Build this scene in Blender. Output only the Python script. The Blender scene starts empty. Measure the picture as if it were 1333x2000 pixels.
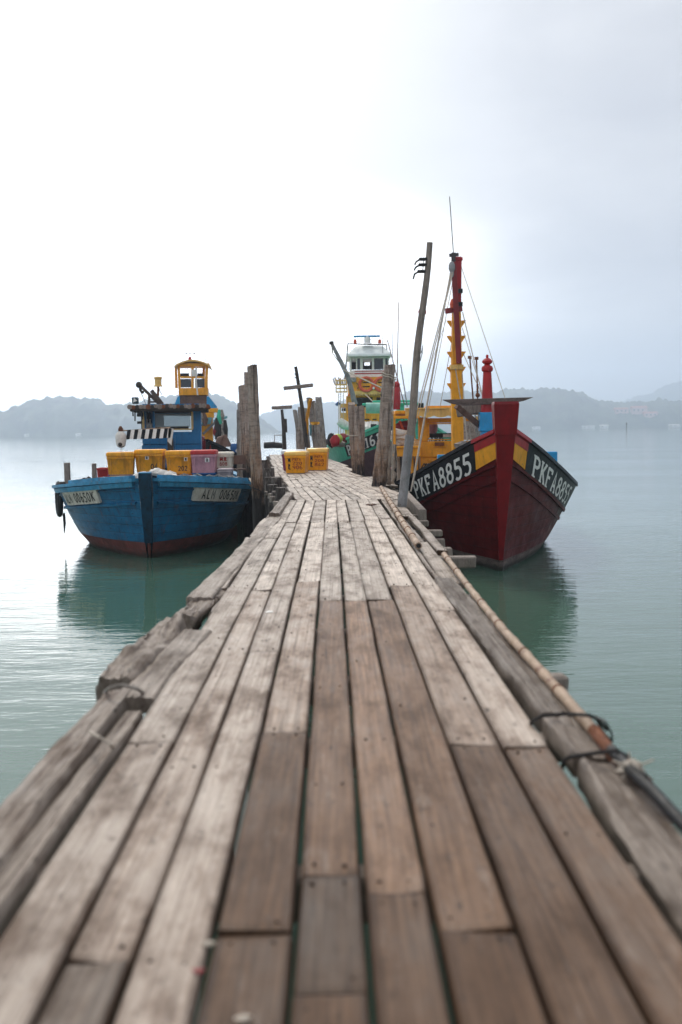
import bpy, bmesh, math, random
from mathutils import Vector, Matrix, noise
random.seed(11)
sc = bpy.context.scene
COL = sc.collection
sc.view_settings.view_transform = 'Standard'; sc.view_settings.look = 'None'; sc.view_settings.exposure = 0.66; sc.view_settings.gamma = 1
sc.render.engine = 'CYCLES'; sc.cycles.use_denoising = True
sc.cycles.max_bounces = 7; sc.cycles.volume_bounces = 4; sc.cycles.transparent_max_bounces = 12; sc.cycles.sample_clamp_indirect = 6
V = Vector
PI = math.pi
rnd = random.uniform

# ------------------------------------------------------------------ camera
F = 1944.0                      # 35 mm lens on a 36 mm tall frame, in pixels of the 1333x2000 photograph
EYE = V((0, 0, 2.8))            # 1.1 m above the deck, 2.8 m above the water
PITCH, ROLL = math.radians(4.73), math.radians(-0.8)
CR = (Matrix.Rotation(PI/2 - PITCH, 3, 'X') @ Matrix.Rotation(ROLL, 3, 'Z'))
DECK = 1.7

def ray(px, py):
    return CR @ V(((px - 666.5)/F, -(py - 1000)/F, -1))
def P(px, py, d):               # the point seen at a pixel, measured at distance d
    r = ray(px, py); return EYE + r*(d/r.y)
def G(px, py, z):
    r = ray(px, py); return EYE + r*((z - EYE.z)/r.z)

cam_d = bpy.data.cameras.new('camera'); cam = bpy.data.objects.new('camera', cam_d); COL.objects.link(cam)
cam.matrix_world = Matrix.Translation(EYE) @ CR.to_4x4()
cam_d.sensor_fit = 'VERTICAL'; cam_d.sensor_height = 36; cam_d.lens = 35
cam_d.clip_start = 0.05; cam_d.clip_end = 12000
cam_d.dof.use_dof = True; cam_d.dof.focus_distance = 18.0; cam_d.dof.aperture_fstop = 1.9
sc.camera = cam

# ------------------------------------------------------------------ mesh helpers
MAT = {}; TURN = [None]
def turned(v):
    if TURN[0] is None: return v
    p, Q = TURN[0]; return p + Q @ (v - p)
class MB:
    def __init__(s): s.v = []; s.f = []; s.m = []; s.c = []; s.mi = 0; s.col = (0.5, 0.5, 0.5, 1)
    def add(s, vs, fs):
        b = len(s.v); s.v += [V(v) for v in vs]; s.c += [s.col]*len(vs)
        for f in fs: s.f.append([i+b for i in f]); s.m.append(s.mi)
        return s
    def box(s, c, size, R=None):
        c = V(c); hx, hy, hz = [a/2 for a in size]
        vs = [V((x*hx, y*hy, z*hz)) for z in (-1, 1) for y in (-1, 1) for x in (-1, 1)]
        if R is not None: vs = [R @ v for v in vs]
        return s.add([c + v for v in vs], [(0,2,3,1),(4,5,7,6),(0,1,5,4),(2,6,7,3),(0,4,6,2),(1,3,7,5)])
    def bb(s, x0, x1, y0, y1, z0, z1):
        return s.box(((x0+x1)/2, (y0+y1)/2, (z0+z1)/2), (abs(x1-x0), abs(y1-y0), abs(z1-z0)))
    def fbox(s, px0, py0, px1, py1, d, depth):
        a, b = P(px0, py1, d), P(px1, py0, d)
        return s.bb(a.x, b.x, d, d+depth, a.z, b.z)
    def beam(s, p0, p1, w, h, up=(0,0,1), w1=None, h1=None):
        p0, p1 = V(p0), V(p1); t = (p1-p0).normalized(); up = V(up)
        sd = t.cross(up)
        if sd.length < 1e-4: sd = t.cross(V((0,1,0)))
        sd.normalize(); u = sd.cross(t)
        w1 = w if w1 is None else w1; h1 = h if h1 is None else h1
        vs = []
        for p, a, b in ((p0, w/2, h/2), (p1, w1/2, h1/2)):
            vs += [p-sd*a-u*b, p+sd*a-u*b, p+sd*a+u*b, p-sd*a+u*b]
        return s.add(vs, [(0,1,2,3),(7,6,5,4),(0,4,5,1),(1,5,6,2),(2,6,7,3),(3,7,4,0)])
    def tube(s, pts, r, n=8, cap=True, jit=0):
        pts = [V(p) for p in pts]; N = len(pts)
        rs = [r]*N if not hasattr(r, '__len__') else r
        vs = []; fs = []; prev = None
        for i, p in enumerate(pts):
            t = (pts[min(i+1, N-1)] - pts[max(i-1, 0)]).normalized()
            if prev is None:
                a = t.cross(V((0, 0, 1)))
                if a.length < .05: a = t.cross(V((1, 0, 0)))
                a.normalize()
            else: a = (prev - t*prev.dot(t)).normalized()
            prev = a; b = t.cross(a)
            for k in range(n):
                q = 2*PI*k/n; rr = rs[i]*(1 + (rnd(-jit, jit) if jit else 0))
                vs.append(p + (a*math.cos(q) + b*math.sin(q))*rr)
        for i in range(N-1):
            for k in range(n):
                k2 = (k+1) % n; fs.append((i*n+k, i*n+k2, (i+1)*n+k2, (i+1)*n+k))
        if cap: fs += [tuple(range(n))[::-1], tuple((N-1)*n+k for k in range(n))]
        return s.add(vs, fs)
    def lathe(s, c, prof, n=16, axis=None):
        c = V(c); vs = []; fs = []; N = len(prof)
        R = V((0, 0, 1)).rotation_difference(V(axis)).to_matrix() if axis is not None else Matrix.Identity(3)
        for r, z in prof:
            for k in range(n):
                q = 2*PI*k/n; vs.append(c + R @ V((r*math.cos(q), r*math.sin(q), z)))
        for i in range(N-1):
            for k in range(n):
                k2 = (k+1) % n; fs.append((i*n+k, i*n+k2, (i+1)*n+k2, (i+1)*n+k))
        fs += [tuple(range(n))[::-1], tuple((N-1)*n+k for k in range(n))]
        return s.add(vs, fs)
    def ball(s, c, r, n=12, sq=(1, 1, 1), jit=0, seed=0):
        c = V(c); vs = []; fs = []; m = n//2
        for i in range(m+1):
            a = PI*i/m
            for k in range(n):
                q = 2*PI*k/n; d = V((math.sin(a)*math.cos(q), math.sin(a)*math.sin(q), math.cos(a)))
                rr = r*(1 + jit*noise.noise(d*1.7 + V((seed*3.1, seed, 0)))) 
                vs.append(c + V((d.x*sq[0], d.y*sq[1], d.z*sq[2]))*rr)
        for i in range(m):
            for k in range(n):
                k2 = (k+1) % n; fs.append((i*n+k, (i+1)*n+k, (i+1)*n+k2, i*n+k2))
        return s.add(vs, fs)
    def ring(s, c, R, r, axis=(0, 1, 0), n=20, m=8):
        c = V(c); Q = V((0, 0, 1)).rotation_difference(V(axis)).to_matrix(); vs = []; fs = []
        for i in range(n):
            a = 2*PI*i/n
            for k in range(m):
                b = 2*PI*k/m; rr = R + r*math.cos(b)
                vs.append(c + Q @ V((rr*math.cos(a), rr*math.sin(a), r*math.sin(b))))
        for i in range(n):
            for k in range(m):
                i2, k2 = (i+1) % n, (k+1) % m; fs.append((i*m+k, i2*m+k, i2*m+k2, i*m+k2))
        return s.add(vs, fs)
    def prism(s, poly, vec):
        poly = [V(p) for p in poly]; n = len(poly); vec = V(vec)
        return s.add(poly + [p+vec for p in poly], [tuple(range(n))[::-1], tuple(range(n, 2*n))] + [(i, (i+1) % n, n+(i+1) % n, n+i) for i in range(n)])
    def grid(s, rows):
        n = len(rows[0]); vs = [p for r in rows for p in r]
        return s.add(vs, [(i*n+k, i*n+k+1, (i+1)*n+k+1, (i+1)*n+k) for i in range(len(rows)-1) for k in range(n-1)])
    def rough(s, amp, scale):
        for i, v in enumerate(s.v):
            s.v[i] = v + noise.noise_vector(v*scale)*amp
        return s
    def build(s, name, mats, parent=None, bevel=0, smooth=False, origin=None, recalc=True, seg=1):
        me = bpy.data.meshes.new(name)
        root = parent
        while root is not None and root.parent is not None: root = root.parent
        inv = MAT[root.name].inverted() if root is not None else (Matrix.Translation(-V(origin)) if origin is not None else Matrix.Identity(4))
        me.from_pydata([inv @ turned(v) for v in s.v], [], s.f)
        ca = me.color_attributes.new('tint', 'FLOAT_COLOR', 'POINT')
        ca.data.foreach_set('color', [x for c in s.c for x in c])
        me.polygons.foreach_set('material_index', s.m)
        bm = bmesh.new(); bm.from_mesh(me)
        if recalc: bmesh.ops.recalc_face_normals(bm, faces=bm.faces)
        if bevel:
            es = [e for e in bm.edges if len(e.link_faces) == 2 and e.calc_face_angle(0) > .5]
            bmesh.ops.bevel(bm, geom=es, offset=bevel, segments=seg, affect='EDGES', profile=.5)
        bm.to_mesh(me); bm.free()
        if smooth:
            me.polygons.foreach_set('use_smooth', [True]*len(me.polygons))
            if smooth != 'all': me.set_sharp_from_angle(angle=math.radians(38))
        for m in (mats if isinstance(mats, (list, tuple)) else [mats]): me.materials.append(m)
        o = bpy.data.objects.new(name, me); COL.objects.link(o)
        if parent is not None: o.parent = parent
        elif origin is not None: o.location = V(origin); MAT[o.name] = Matrix.Translation(V(origin))
        else: MAT[o.name] = Matrix.Identity(4)
        return o

def tag(o, label, cat, group=None, kind=None):
    if label: o['label'] = label
    if cat: o['category'] = cat
    if group: o['group'] = group
    if kind: o['kind'] = kind
    return o
def thing(name, label, cat, loc=(0, 0, 0), rz=0, group=None):
    o = bpy.data.objects.new(name, None); COL.objects.link(o); o.empty_display_size = .2
    o.location = loc; o.rotation_euler = (0, 0, rz)
    MAT[o.name] = Matrix.Translation(V(loc)) @ Matrix.Rotation(rz, 4, 'Z')
    return tag(o, label, cat, group)

# ------------------------------------------------------------------ materials
MS = {}
def nt(name):
    m = bpy.data.materials.new(name); m.use_nodes = True; t = m.node_tree; t.nodes.clear()
    out = t.nodes.new('ShaderNodeOutputMaterial'); b = t.nodes.new('ShaderNodeBsdfPrincipled')
    t.links.new(b.outputs[0], out.inputs[0]); MS[name] = m
    return m, t, b
def N(t, typ, ins=None, **kw):
    n = t.nodes.new(typ)
    for k, v in kw.items(): setattr(n, k, v)
    for k, v in (ins or {}).items():
        if hasattr(v, 'is_output') and v.is_output: t.links.new(v, n.inputs[k])
        else: n.inputs[k].default_value = v
    return n
def ramp(t, fac, stops):
    r = t.nodes.new('ShaderNodeValToRGB'); t.links.new(fac, r.inputs[0]); e = r.color_ramp.elements
    while len(e) < len(stops): e.new(.5)
    for i, (p, c) in enumerate(stops):
        e[i].position = p; e[i].color = (c, c, c, 1) if not hasattr(c, '__len__') else (*c[:3], 1)
    return r.outputs[0]
def mix(t, fac, a, b, mode='MIX'):
    n = t.nodes.new('ShaderNodeMix'); n.data_type = 'RGBA'; n.blend_type = mode
    for sock, v in ((n.inputs[0], fac), (n.inputs[6], a), (n.inputs[7], b)):
        if hasattr(v, 'is_output'): t.links.new(v, sock)
        elif hasattr(v, '__len__'): sock.default_value = (*v[:3], 1)
        else: sock.default_value = v
    return n.outputs[2]
def mathn(t, op, a, b=0.0, c=0.0):
    n = t.nodes.new('ShaderNodeMath'); n.operation = op
    for i, v in enumerate((a, b, c)):
        if hasattr(v, 'is_output'): t.links.new(v, n.inputs[i])
        else: n.inputs[i].default_value = v
    return n.outputs[0]
def coords(t, scale=(1, 1, 1), world=False):
    if world: src = t.nodes.new('ShaderNodeNewGeometry').outputs['Position']
    else: src = t.nodes.new('ShaderNodeTexCoord').outputs['Object']
    return N(t, 'ShaderNodeMapping', {'Vector': src, 'Scale': scale}).outputs[0]

def paint(name, base, rough=.45, var=.3, wear=None, amt=.0, scale=2.5, dirt=(.05, .04, .03), damt=.25, stretch=(1, 1, 1), bump=.15, metal=0, spec=.3, streak=0, seam=0, wet=0, rust=0):
    m, t, b = nt(name); co = coords(t, stretch)
    n1 = N(t, 'ShaderNodeTexNoise', {'Vector': co, 'Scale': scale, 'Detail': 6, 'Roughness': .62}).outputs[0]
    hi = tuple(min(1, c*(1+var)) for c in base); lo = tuple(c*(1-var) for c in base)
    c = mix(t, ramp(t, n1, [(.3, 0), (.7, 1)]), lo, hi)
    n2 = N(t, 'ShaderNodeTexNoise', {'Vector': coords(t, (stretch[0]*1.0, stretch[1], stretch[2]*.5)), 'Scale': scale*2.7, 'Detail': 8, 'Roughness': .7}).outputs[0]
    c = mix(t, mathn(t, 'MULTIPLY', ramp(t, n2, [(.45, 0), (.75, 1)]), damt), c, dirt)
    if streak:
        n4 = N(t, 'ShaderNodeTexNoise', {'Vector': coords(t, (5, 5, .35)), 'Scale': 2.2, 'Detail': 5, 'Roughness': .6}).outputs[0]
        c = mix(t, mathn(t, 'MULTIPLY', ramp(t, n4, [(.5, 0), (.72, 1)]), streak), c, dirt)
    if wear is not None:
        n3 = N(t, 'ShaderNodeTexNoise', {'Vector': co, 'Scale': scale*4.1, 'Detail': 9, 'Roughness': .72}).outputs[0]
        c = mix(t, ramp(t, n3, [(.62 - amt*.3, 0), (.66 - amt*.3, 1)]), c, wear)
    hgt = n2
    if rust:
        n5 = N(t, 'ShaderNodeTexNoise', {'Vector': coords(t, (3.2, 3.2, .5)), 'Scale': 1.7, 'Detail': 8, 'Roughness': .66, 'Distortion': .3}).outputs[0]
        n6 = N(t, 'ShaderNodeTexNoise', {'Vector': co, 'Scale': scale*7, 'Detail': 8, 'Roughness': .75}).outputs[0]
        c = mix(t, mathn(t, 'MULTIPLY', ramp(t, n5, [(.57, 0), (.70, 1)]), rust), c, (.13, .05, .022))
        c = mix(t, mathn(t, 'MULTIPLY', ramp(t, n6, [(.63, 0), (.67, 1)]), rust), c, (.30, .28, .25))
    if seam:
        zz = N(t, 'ShaderNodeSeparateXYZ', {0: coords(t, (1, 1, 1), True)}).outputs[2]
        sm = ramp(t, mathn(t, 'PINGPONG', mathn(t, 'MULTIPLY_ADD', n1, .03, zz), seam*.5), [(0, 1), (.016, 0)])
        c = mix(t, mathn(t, 'MULTIPLY', sm, .55), c, dirt); hgt = mathn(t, 'SUBTRACT', n2, sm)
        if wet:
            wl = N(t, 'ShaderNodeMapRange', {0: mathn(t, 'MULTIPLY_ADD', mathn(t, 'SUBTRACT', n2, .5), .35, zz), 1: wet*.4, 2: wet, 3: .85, 4: 0.0}).outputs[0]
            c = mix(t, wl, c, (.012, .016, .010))
    t.links.new(c, b.inputs['Base Color'])
    t.links.new(ramp(t, n2, [(.3, rough*.8), (.75, min(1, rough*1.5))]), b.inputs['Roughness'])
    b.inputs['Metallic'].default_value = metal; b.inputs['Specular IOR Level'].default_value = spec
    if bump:
        bp = N(t, 'ShaderNodeBump', {'Height': hgt, 'Strength': bump, 'Distance': .02}); t.links.new(bp.outputs[0], b.inputs['Normal'])
    return m

# deck timber: each plank carries how brown (r), how dark (g, with painted lens falloff) and how bleached (b, with painted sheen) it is
def deck_wood(name, along=1.0):
    m, t, b = nt(name)
    isl = N(t, 'ShaderNodeNewGeometry').outputs['Random Per Island']
    off = N(t, 'ShaderNodeCombineXYZ', {0: mathn(t, 'MULTIPLY', isl, 37.0), 1: mathn(t, 'MULTIPLY', isl, 91.0), 2: 0.0}).outputs[0]
    src = N(t, 'ShaderNodeVectorMath', {0: t.nodes.new('ShaderNodeTexCoord').outputs['Object'], 1: off}, operation='ADD').outputs[0]
    def nz(sc, scale, det=6, ro=.6, dist=0):
        mp = N(t, 'ShaderNodeMapping', {'Vector': src, 'Scale': sc}).outputs[0]
        return N(t, 'ShaderNodeTexNoise', {'Vector': mp, 'Scale': scale, 'Detail': det, 'Roughness': ro, 'Distortion': dist}).outputs[0]
    at = N(t, 'ShaderNodeAttribute', attribute_name='tint')
    sp = N(t, 'ShaderNodeSeparateColor', {0: at.outputs['Color']})
    grain = nz((34, .9, 10), 2.2, 8, .68, .5); fine = nz((110, 2.6, 20), 2.0, 6, .7); blot = nz((2.6, .95, 1), 2.0, 8, .68); spots = nz((6, 3, 3), 4.0, 5, .6)
    streak = nz((60, .35, 12), 1.7, 7, .62, .3); knot = nz((7, 2.2, 3), 2.3, 4, .5)
    grey = mix(t, ramp(t, grain, [(.32, 0), (.66, 1)]), (.052, .039, .031), (.165, .13, .104))
    brown = mix(t, ramp(t, grain, [(.32, 0), (.66, 1)]), (.06, .022, .0075), (.225, .105, .041))
    wf = mathn(t, 'ADD', sp.outputs[0], mathn(t, 'MULTIPLY', mathn(t, 'SUBTRACT', blot, .5), 1.5))
    c = mix(t, ramp(t, wf, [(.2, 0), (.8, 1)]), grey, brown)
    pale = mix(t, ramp(t, grain, [(.3, 0), (.66, 1)]), (.50, .41, .34), (.80, .70, .61))
    c = mix(t, mathn(t, 'MULTIPLY', sp.outputs[2], ramp(t, blot, [(.28, 1), (.66, .35)])), c, pale)
    c = mix(t, mathn(t, 'MULTIPLY', ramp(t, streak, [(.53, 0), (.68, 1)]), .6), c, (.06, .034, .021))
    c = mix(t, mathn(t, 'MULTIPLY', ramp(t, fine, [(.55, 0), (.8, 1)]), .35), c, (.045, .032, .024))
    c = mix(t, mathn(t, 'MULTIPLY', ramp(t, blot, [(.50, 0), (.66, 1)]), .62), c, (.065, .042, .030))
    c = mix(t, mathn(t, 'MULTIPLY', ramp(t, spots, [(.6, 0), (.7, 1)]), .6), c, (.04, .03, .025))
    c = mix(t, mathn(t, 'MULTIPLY', ramp(t, knot, [(.68, 0), (.74, 1)]), .8), c, (.02, .014, .011))
    c = mix(t, mathn(t, 'MULTIPLY', ramp(t, nz((6, 1.1, 2), 3.1, 7, .72), [(.57, 0), (.72, 1)]), .33), c, (.50, .44, .39))
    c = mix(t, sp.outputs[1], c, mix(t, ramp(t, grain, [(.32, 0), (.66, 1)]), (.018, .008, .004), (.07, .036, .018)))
    val = N(t, 'ShaderNodeHueSaturation', {'Color': c, 'Value': mathn(t, 'MULTIPLY_ADD', isl, .36, .80)}).outputs[0]
    t.links.new(val, b.inputs['Base Color'])
    t.links.new(ramp(t, blot, [(.3, .42), (.7, .64)]), b.inputs['Roughness'])
    b.inputs['Specular IOR Level'].default_value = .15
    h = mathn(t, 'MULTIPLY_ADD', grain, .7, mathn(t, 'MULTIPLY', fine, .5))
    bp = N(t, 'ShaderNodeBump', {'Height': h, 'Strength': .4, 'Distance': .005}); t.links.new(bp.outputs[0], b.inputs['Normal'])
    return m

def trunk_mat(name, top, low, dark_z=1.95, ring=30):
    m, t, b = nt(name)
    w = coords(t, (1, 1, 1), True); z = N(t, 'ShaderNodeSeparateXYZ', {0: w}).outputs[2]
    n = N(t, 'ShaderNodeTexNoise', {'Vector': coords(t, (4, 4, ring*.6), True), 'Scale': 1.0, 'Detail': 8, 'Roughness': .75, 'Distortion': .8}).outputs[0]
    n2 = N(t, 'ShaderNodeTexNoise', {'Vector': coords(t, (9, 9, 2.5), True), 'Scale': 1.6, 'Detail': 7, 'Roughness': .7}).outputs[0]
    n3 = N(t, 'ShaderNodeTexNoise', {'Vector': coords(t, (22, 22, 1.1), True), 'Scale': 1.3, 'Detail': 6, 'Roughness': .7, 'Distortion': .4}).outputs[0]
    g = mathn(t, 'ADD', z, mathn(t, 'MULTIPLY', mathn(t, 'SUBTRACT', n2, .5), 1.6))
    c = mix(t, ramp(t, mathn(t, 'MULTIPLY', g, .25), [(.45, 0), (.72, 1)]), low, top)
    c = mix(t, mathn(t, 'MULTIPLY', ramp(t, n, [(.45, 0), (.68, 1)]), .75), c, (.085, .062, .052))
    c = mix(t, mathn(t, 'MULTIPLY', ramp(t, n2, [(.5, 0), (.7, 1)]), .6), c, (.45, .40, .36))
    c = mix(t, mathn(t, 'MULTIPLY', ramp(t, n3, [(.56, 0), (.64, 1)]), .8), c, (.04, .03, .025))
    td = N(t, 'ShaderNodeMapRange', {0: g, 1: dark_z - .25, 2: dark_z + .25, 3: 1.0, 4: 0.0}).outputs[0]  # bark goes near-black below this height, edge broken by noise
    c = mix(t, td, c, (.014, .011, .010))
    t.links.new(c, b.inputs['Base Color']); b.inputs['Roughness'].default_value = .8
    bp = N(t, 'ShaderNodeBump', {'Height': mathn(t, 'SUBTRACT', mathn(t, 'ADD', n, n2), mathn(t, 'MULTIPLY', ramp(t, n3, [(.54, 0), (.66, 1)]), 1.2)), 'Strength': .9, 'Distance': .03}); t.links.new(bp.outputs[0], b.inputs['Normal'])
    return m

WOOD = deck_wood('weathered_deck_timber')
GREYWOOD = paint('grey_driftwood', (.24, .20, .172), .75, .35, (.4, .37, .34), .05, 5, stretch=(3, 3, 1), bump=.6, damt=.5)
DARKWOOD = paint('dark_wet_timber', (.05, .042, .036), .7, .4, scale=4, bump=.6)
TRUNK = trunk_mat('coconut_trunk_bark', (.36, .28, .23), (.33, .17, .085))
TRUNK2 = trunk_mat('pale_stripped_trunk', (.36, .33, .30), (.36, .27, .20), dark_z=.9, ring=8)
BAMBOO = paint('bamboo_skin', (.37, .265, .185), .5, .35, (.15, .06, .03), .12, 2.6, (.08, .04, .025), .6, bump=.2)
RUST = paint('rusty_steel', (.17, .06, .026), .75, .5, (.03, .02, .015), .1, 6, bump=.4)
GALV = paint('galvanised_steel', (.25, .25, .255), .55, .3, (.14, .12, .11), .06, 4, metal=.15, damt=.5, streak=.4)
BLACK = paint('black_rubber', (.012, .012, .013), .5, .3, scale=5, bump=.2)
BLACKP = paint('black_paint', (.007, .009, .013), .4, .35, (.05, .05, .05), .0, 4, damt=.1, spec=.15)
ROPE = paint('pale_rope', (.48, .42, .35), .85, .25, scale=20, bump=.6)
DROPE = paint('dark_rope', (.03, .027, .026), .8, .3, scale=20, bump=.6)
NET = paint('bundled_net', (.30, .27, .24), .9, .5, (.08, .07, .065), .1, 14, bump=.9)
WIRE = paint('stay_wire', (.16, .15, .15), .5, .2, scale=5, bump=0, metal=.5)
WHITE = paint('white_paint', (.86, .86, .84), .4, .06, (.4, .28, .18), -.03, 3, (.3, .2, .12), damt=.22, streak=.25, rust=.3)
PLATE = paint('worn_white_plate', (.66, .63, .56), .55, .12, (.35, .25, .16), .03, 5, (.22, .15, .09), damt=.45, streak=.5, rust=.5)
LETTER = paint('white_lettering', (.80, .80, .77), .5, .1, (.25, .24, .22), .0, 9, damt=.2)
LBLACK = paint('black_lettering', (.018, .016, .014), .5, .2, (.3, .29, .27), .03, 14, damt=.1)
LRED = paint('red_lettering', (.34, .035, .02), .5, .2, scale=9, damt=.1)
YEL = paint('yellow_boat_paint', (.88, .38, .016), .45, .12, (.35, .17, .04), -.01, 4, (.25, .11, .03), damt=.3, streak=.25, rust=.4)
YELP = paint('pale_yellow_paint', (.78, .50, .15), .45, .15, (.35, .25, .12), .02, 4, (.2, .13, .06), damt=.3, streak=.3, rust=.35)
RED = paint('red_boat_paint', (.40, .007, .012), .33, .2, (.2, .02, .02), .01, 3, (.09, .004, .006), damt=.3)
HRED = paint('dark_red_hull_paint', (.105, .0015, .0025), .4, .3, (.05, .006, .006), .02, 1.6, (.02, .0015, .002), .5, stretch=(1, .6, 1.6), streak=.45, seam=.21, wet=.2, bump=.3, spec=.08, rust=.22)
GREYHULL = paint('scraped_grey_hull', (.16, .12, .11), .65, .45, (.05, .025, .02), .07, 3.5, stretch=(1, .5, 2), damt=.5, seam=.21, wet=.12)
BLUE = paint('blue_boat_paint', (.003, .135, .29), .33, .3, (.008, .045, .08), .03, 1.8, (.006, .02, .035), .55, stretch=(1, .5, 2), streak=.55, seam=.19, bump=.3, rust=.4)
BLUEL = paint('light_blue_rail_paint', (.045, .27, .47), .38, .25, (.28, .27, .25), .06, 3, (.02, .04, .06), .55, stretch=(1, 1, 1), rust=.5)
BLUEB = paint('bright_blue_paint', (.02, .30, .62), .35, .15, (.2, .3, .35), .01, 4, damt=.2)
CABIN = paint('blue_cabin_paint', (.004, .15, .36), .4, .12, (.006, .06, .14), .0, 2.5, (.006, .03, .06), .4, streak=.35, rust=.25)
ANTIF = paint('dull_red_bottom_paint', (.15, .038, .032), .6, .4, (.05, .03, .03), .05, 3, damt=.5, seam=.19, wet=.16)
GREEN = paint('green_boat_paint', (.05, .50, .32), .36, .15, (.02, .12, .09), .01, 3, (.02, .08, .06), .35)
PURP = paint('purple_brown_hull', (.10, .045, .055), .5, .2, scale=3, damt=.3)
MAROON = paint('maroon_paint', (.22, .016, .02), .4, .2, (.10, .02, .02), .02, 4)
ORANGE = paint('orange_plastic', (.68, .11, .05), .45, .15, scale=5)
CYAN = paint('faded_turquoise_sheet', (.16, .40, .46), .5, .2, scale=4)
DARKIN = paint('dark_interior', (.02, .019, .02), .8, .4, scale=4, bump=0)
BROWN = paint('brown_cabin_boards', (.15, .085, .065), .6, .35, (.26, .16, .12), .05, 5)
PINK = paint('faded_pink_plastic', (.58, .30, .36), .5, .15, (.30, .16, .2), .03, 5, damt=.35)
CREAM = paint('cream_trim_paint', (.62, .45, .20), .45, .15, (.3, .2, .1), .02, 5)
CRATEG = paint('lilac_grey_plastic', (.40, .34, .36), .55, .15, scale=5, damt=.3)
BOXY = paint('yellow_fish_box_plastic', (.92, .39, .008), .34, .1, (.4, .18, .03), -.01, 6, (.30, .13, .03), .35, bump=.1, streak=.35)
BOXY2 = paint('scuffed_yellow_box_plastic', (.84, .37, .016), .4, .14, (.35, .16, .04), .02, 6, (.22, .10, .03), .5, bump=.1, streak=.5)
BOXW = paint('white_box_plastic', (.74, .69, .58), .45, .1, (.3, .2, .13), .01, 6, damt=.3)
BOXR = paint('red_box_plastic', (.48, .03, .03), .4, .15, scale=6, damt=.2)
BOXB = paint('blue_box_plastic', (.012, .09, .27), .4, .15, scale=6, damt=.2)
BOXP = paint('plum_box_plastic', (.27, .06, .13), .4, .15, scale=6, damt=.2)
LIDW = paint('white_lid_plastic', (.68, .71, .74), .3, .06, scale=5, damt=.1)
SACK = paint('white_woven_sack', (.74, .71, .66), .8, .15, scale=8, damt=.3, bump=.5)
TARPY = paint('yellow_tarpaulin', (.72, .36, .02), .55, .15, scale=5, damt=.15, bump=.3)
STEMR = paint('dark_red_stem_paint', (.20, .0035, .007), .36, .2, (.09, .01, .01), .01, 3, (.05, .003, .004), damt=.35, spec=.25)
LIDY = paint('glossy_yellow_lid', (.88, .52, .09), .2, .1, scale=6, dirt=(.5, .3, .1), damt=.3, spec=.6)
STEMB = paint('dark_blue_stem_paint', (.003, .045, .095), .4, .4, (.01, .012, .014), .12, 3, (.004, .008, .012), .6, streak=.6)
GLASS = nt('cabin_glass')[0]
_b = GLASS.node_tree.nodes['Principled BSDF']; _b.inputs['Base Color'].default_value = (.55, .63, .66, 1); _b.inputs['Roughness'].default_value = .06
_b.inputs['Transmission Weight'].default_value = .75; _b.inputs['IOR'].default_value = 1.12
DGLASS = nt('tinted_cabin_glass')[0]
_b = DGLASS.node_tree.nodes['Principled BSDF']; _b.inputs['Base Color'].default_value = (.018, .03, .045, 1); _b.inputs['Roughness'].default_value = .08
# ------------------------------------------------------------------ brush lettering
def arc(cx, cy, rx, ry, a0, a1, n=14):
    return [(cx + rx*math.cos(math.radians(a0+(a1-a0)*i/n)), cy + ry*math.sin(math.radians(a0+(a1-a0)*i/n))) for i in range(n+1)]
GLY = {
 'P': ([[(.12,0),(.12,1)], [(.12,.95),(.36,.95),(.5,.86),(.53,.73),(.5,.6),(.36,.5),(.12,.5)]], [(0,.28,.03),(0,.2,.97)]),
 'K': ([[(.12,0),(.12,1)], [(.52,.98),(.16,.42)], [(.24,.56),(.54,.02)]], [(0,.25,.03),(0,.25,.97),(.4,.62,.03),(.38,.6,.97)]),
 'F': ([[(.12,0),(.12,1)], [(.12,.95),(.55,.95)], [(.12,.52),(.42,.52)], [(.53,1),(.53,.76)]], [(0,.28,.03)]),
 'A': ([[(.08,0),(.3,1),(.53,0)], [(.15,.33),(.45,.33)]], [(0,.2,.03),(.4,.62,.03)]),
 'L': ([[(.1,1),(.1,0)], [(.1,.05),(.5,.05)]], []),
 'M': ([[(.08,0),(.08,1),(.32,.35),(.56,1),(.56,0)]], []),
 'B': ([[(.12,0),(.12,1)], [(.12,.95),(.36,.95),(.5,.84),(.5,.64),(.36,.52),(.12,.52)], [(.36,.52),(.54,.4),(.54,.16),(.38,.05),(.12,.05)]], []),
 '8': ([arc(.3,.745,.18,.205,0,360,18), arc(.3,.28,.23,.25,0,360,20)], []),
 '5': ([[(.53,.95),(.14,.95),(.11,.55)] , [(.11,.55),(.2,.6)] + arc(.29,.30,.24,.29,100,-140,14)], []),
 '1': ([[(.14,.8),(.32,.96)], [(.31,1),(.31,0)]], [(.14,.5,.03)]),
 '6': ([arc(.3,.28,.22,.26,0,360,18), [(.08,.3)] + arc(.34,.55,.26,.42,190,80,8)], []),
 '0': ([arc(.3,.5,.22,.46,0,360,20)], []),
 '4': ([[(.42,0),(.42,1),(.06,.3),(.56,.3)]], []),
 '7': ([[(.08,.95),(.54,.95),(.22,0)]], []),
 '9': ([arc(.3,.7,.22,.26,0,360,18), [(.52,.68),(.5,.35),(.4,.1),(.2,.03)]], []),
 '2': ([arc(.3,.72,.22,.24,170,-20,10) + [(.1,.05),(.54,.05)]], []),
 '风': ([[(.12,0),(.16,.9),(.5,.9),(.52,.25),(.62,.05)], [(.24,.72),(.44,.2)], [(.44,.72),(.22,.2)]], []),
 '化': ([[(.22,1),(.06,.55)], [(.15,.7),(.15,0)], [(.5,.9),(.36,.55)], [(.34,1),(.34,.12),(.44,.04),(.6,.06)]], []),
 '-': ([[(.1,.5),(.5,.5)]], []), ' ': ([], []),
}
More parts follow.
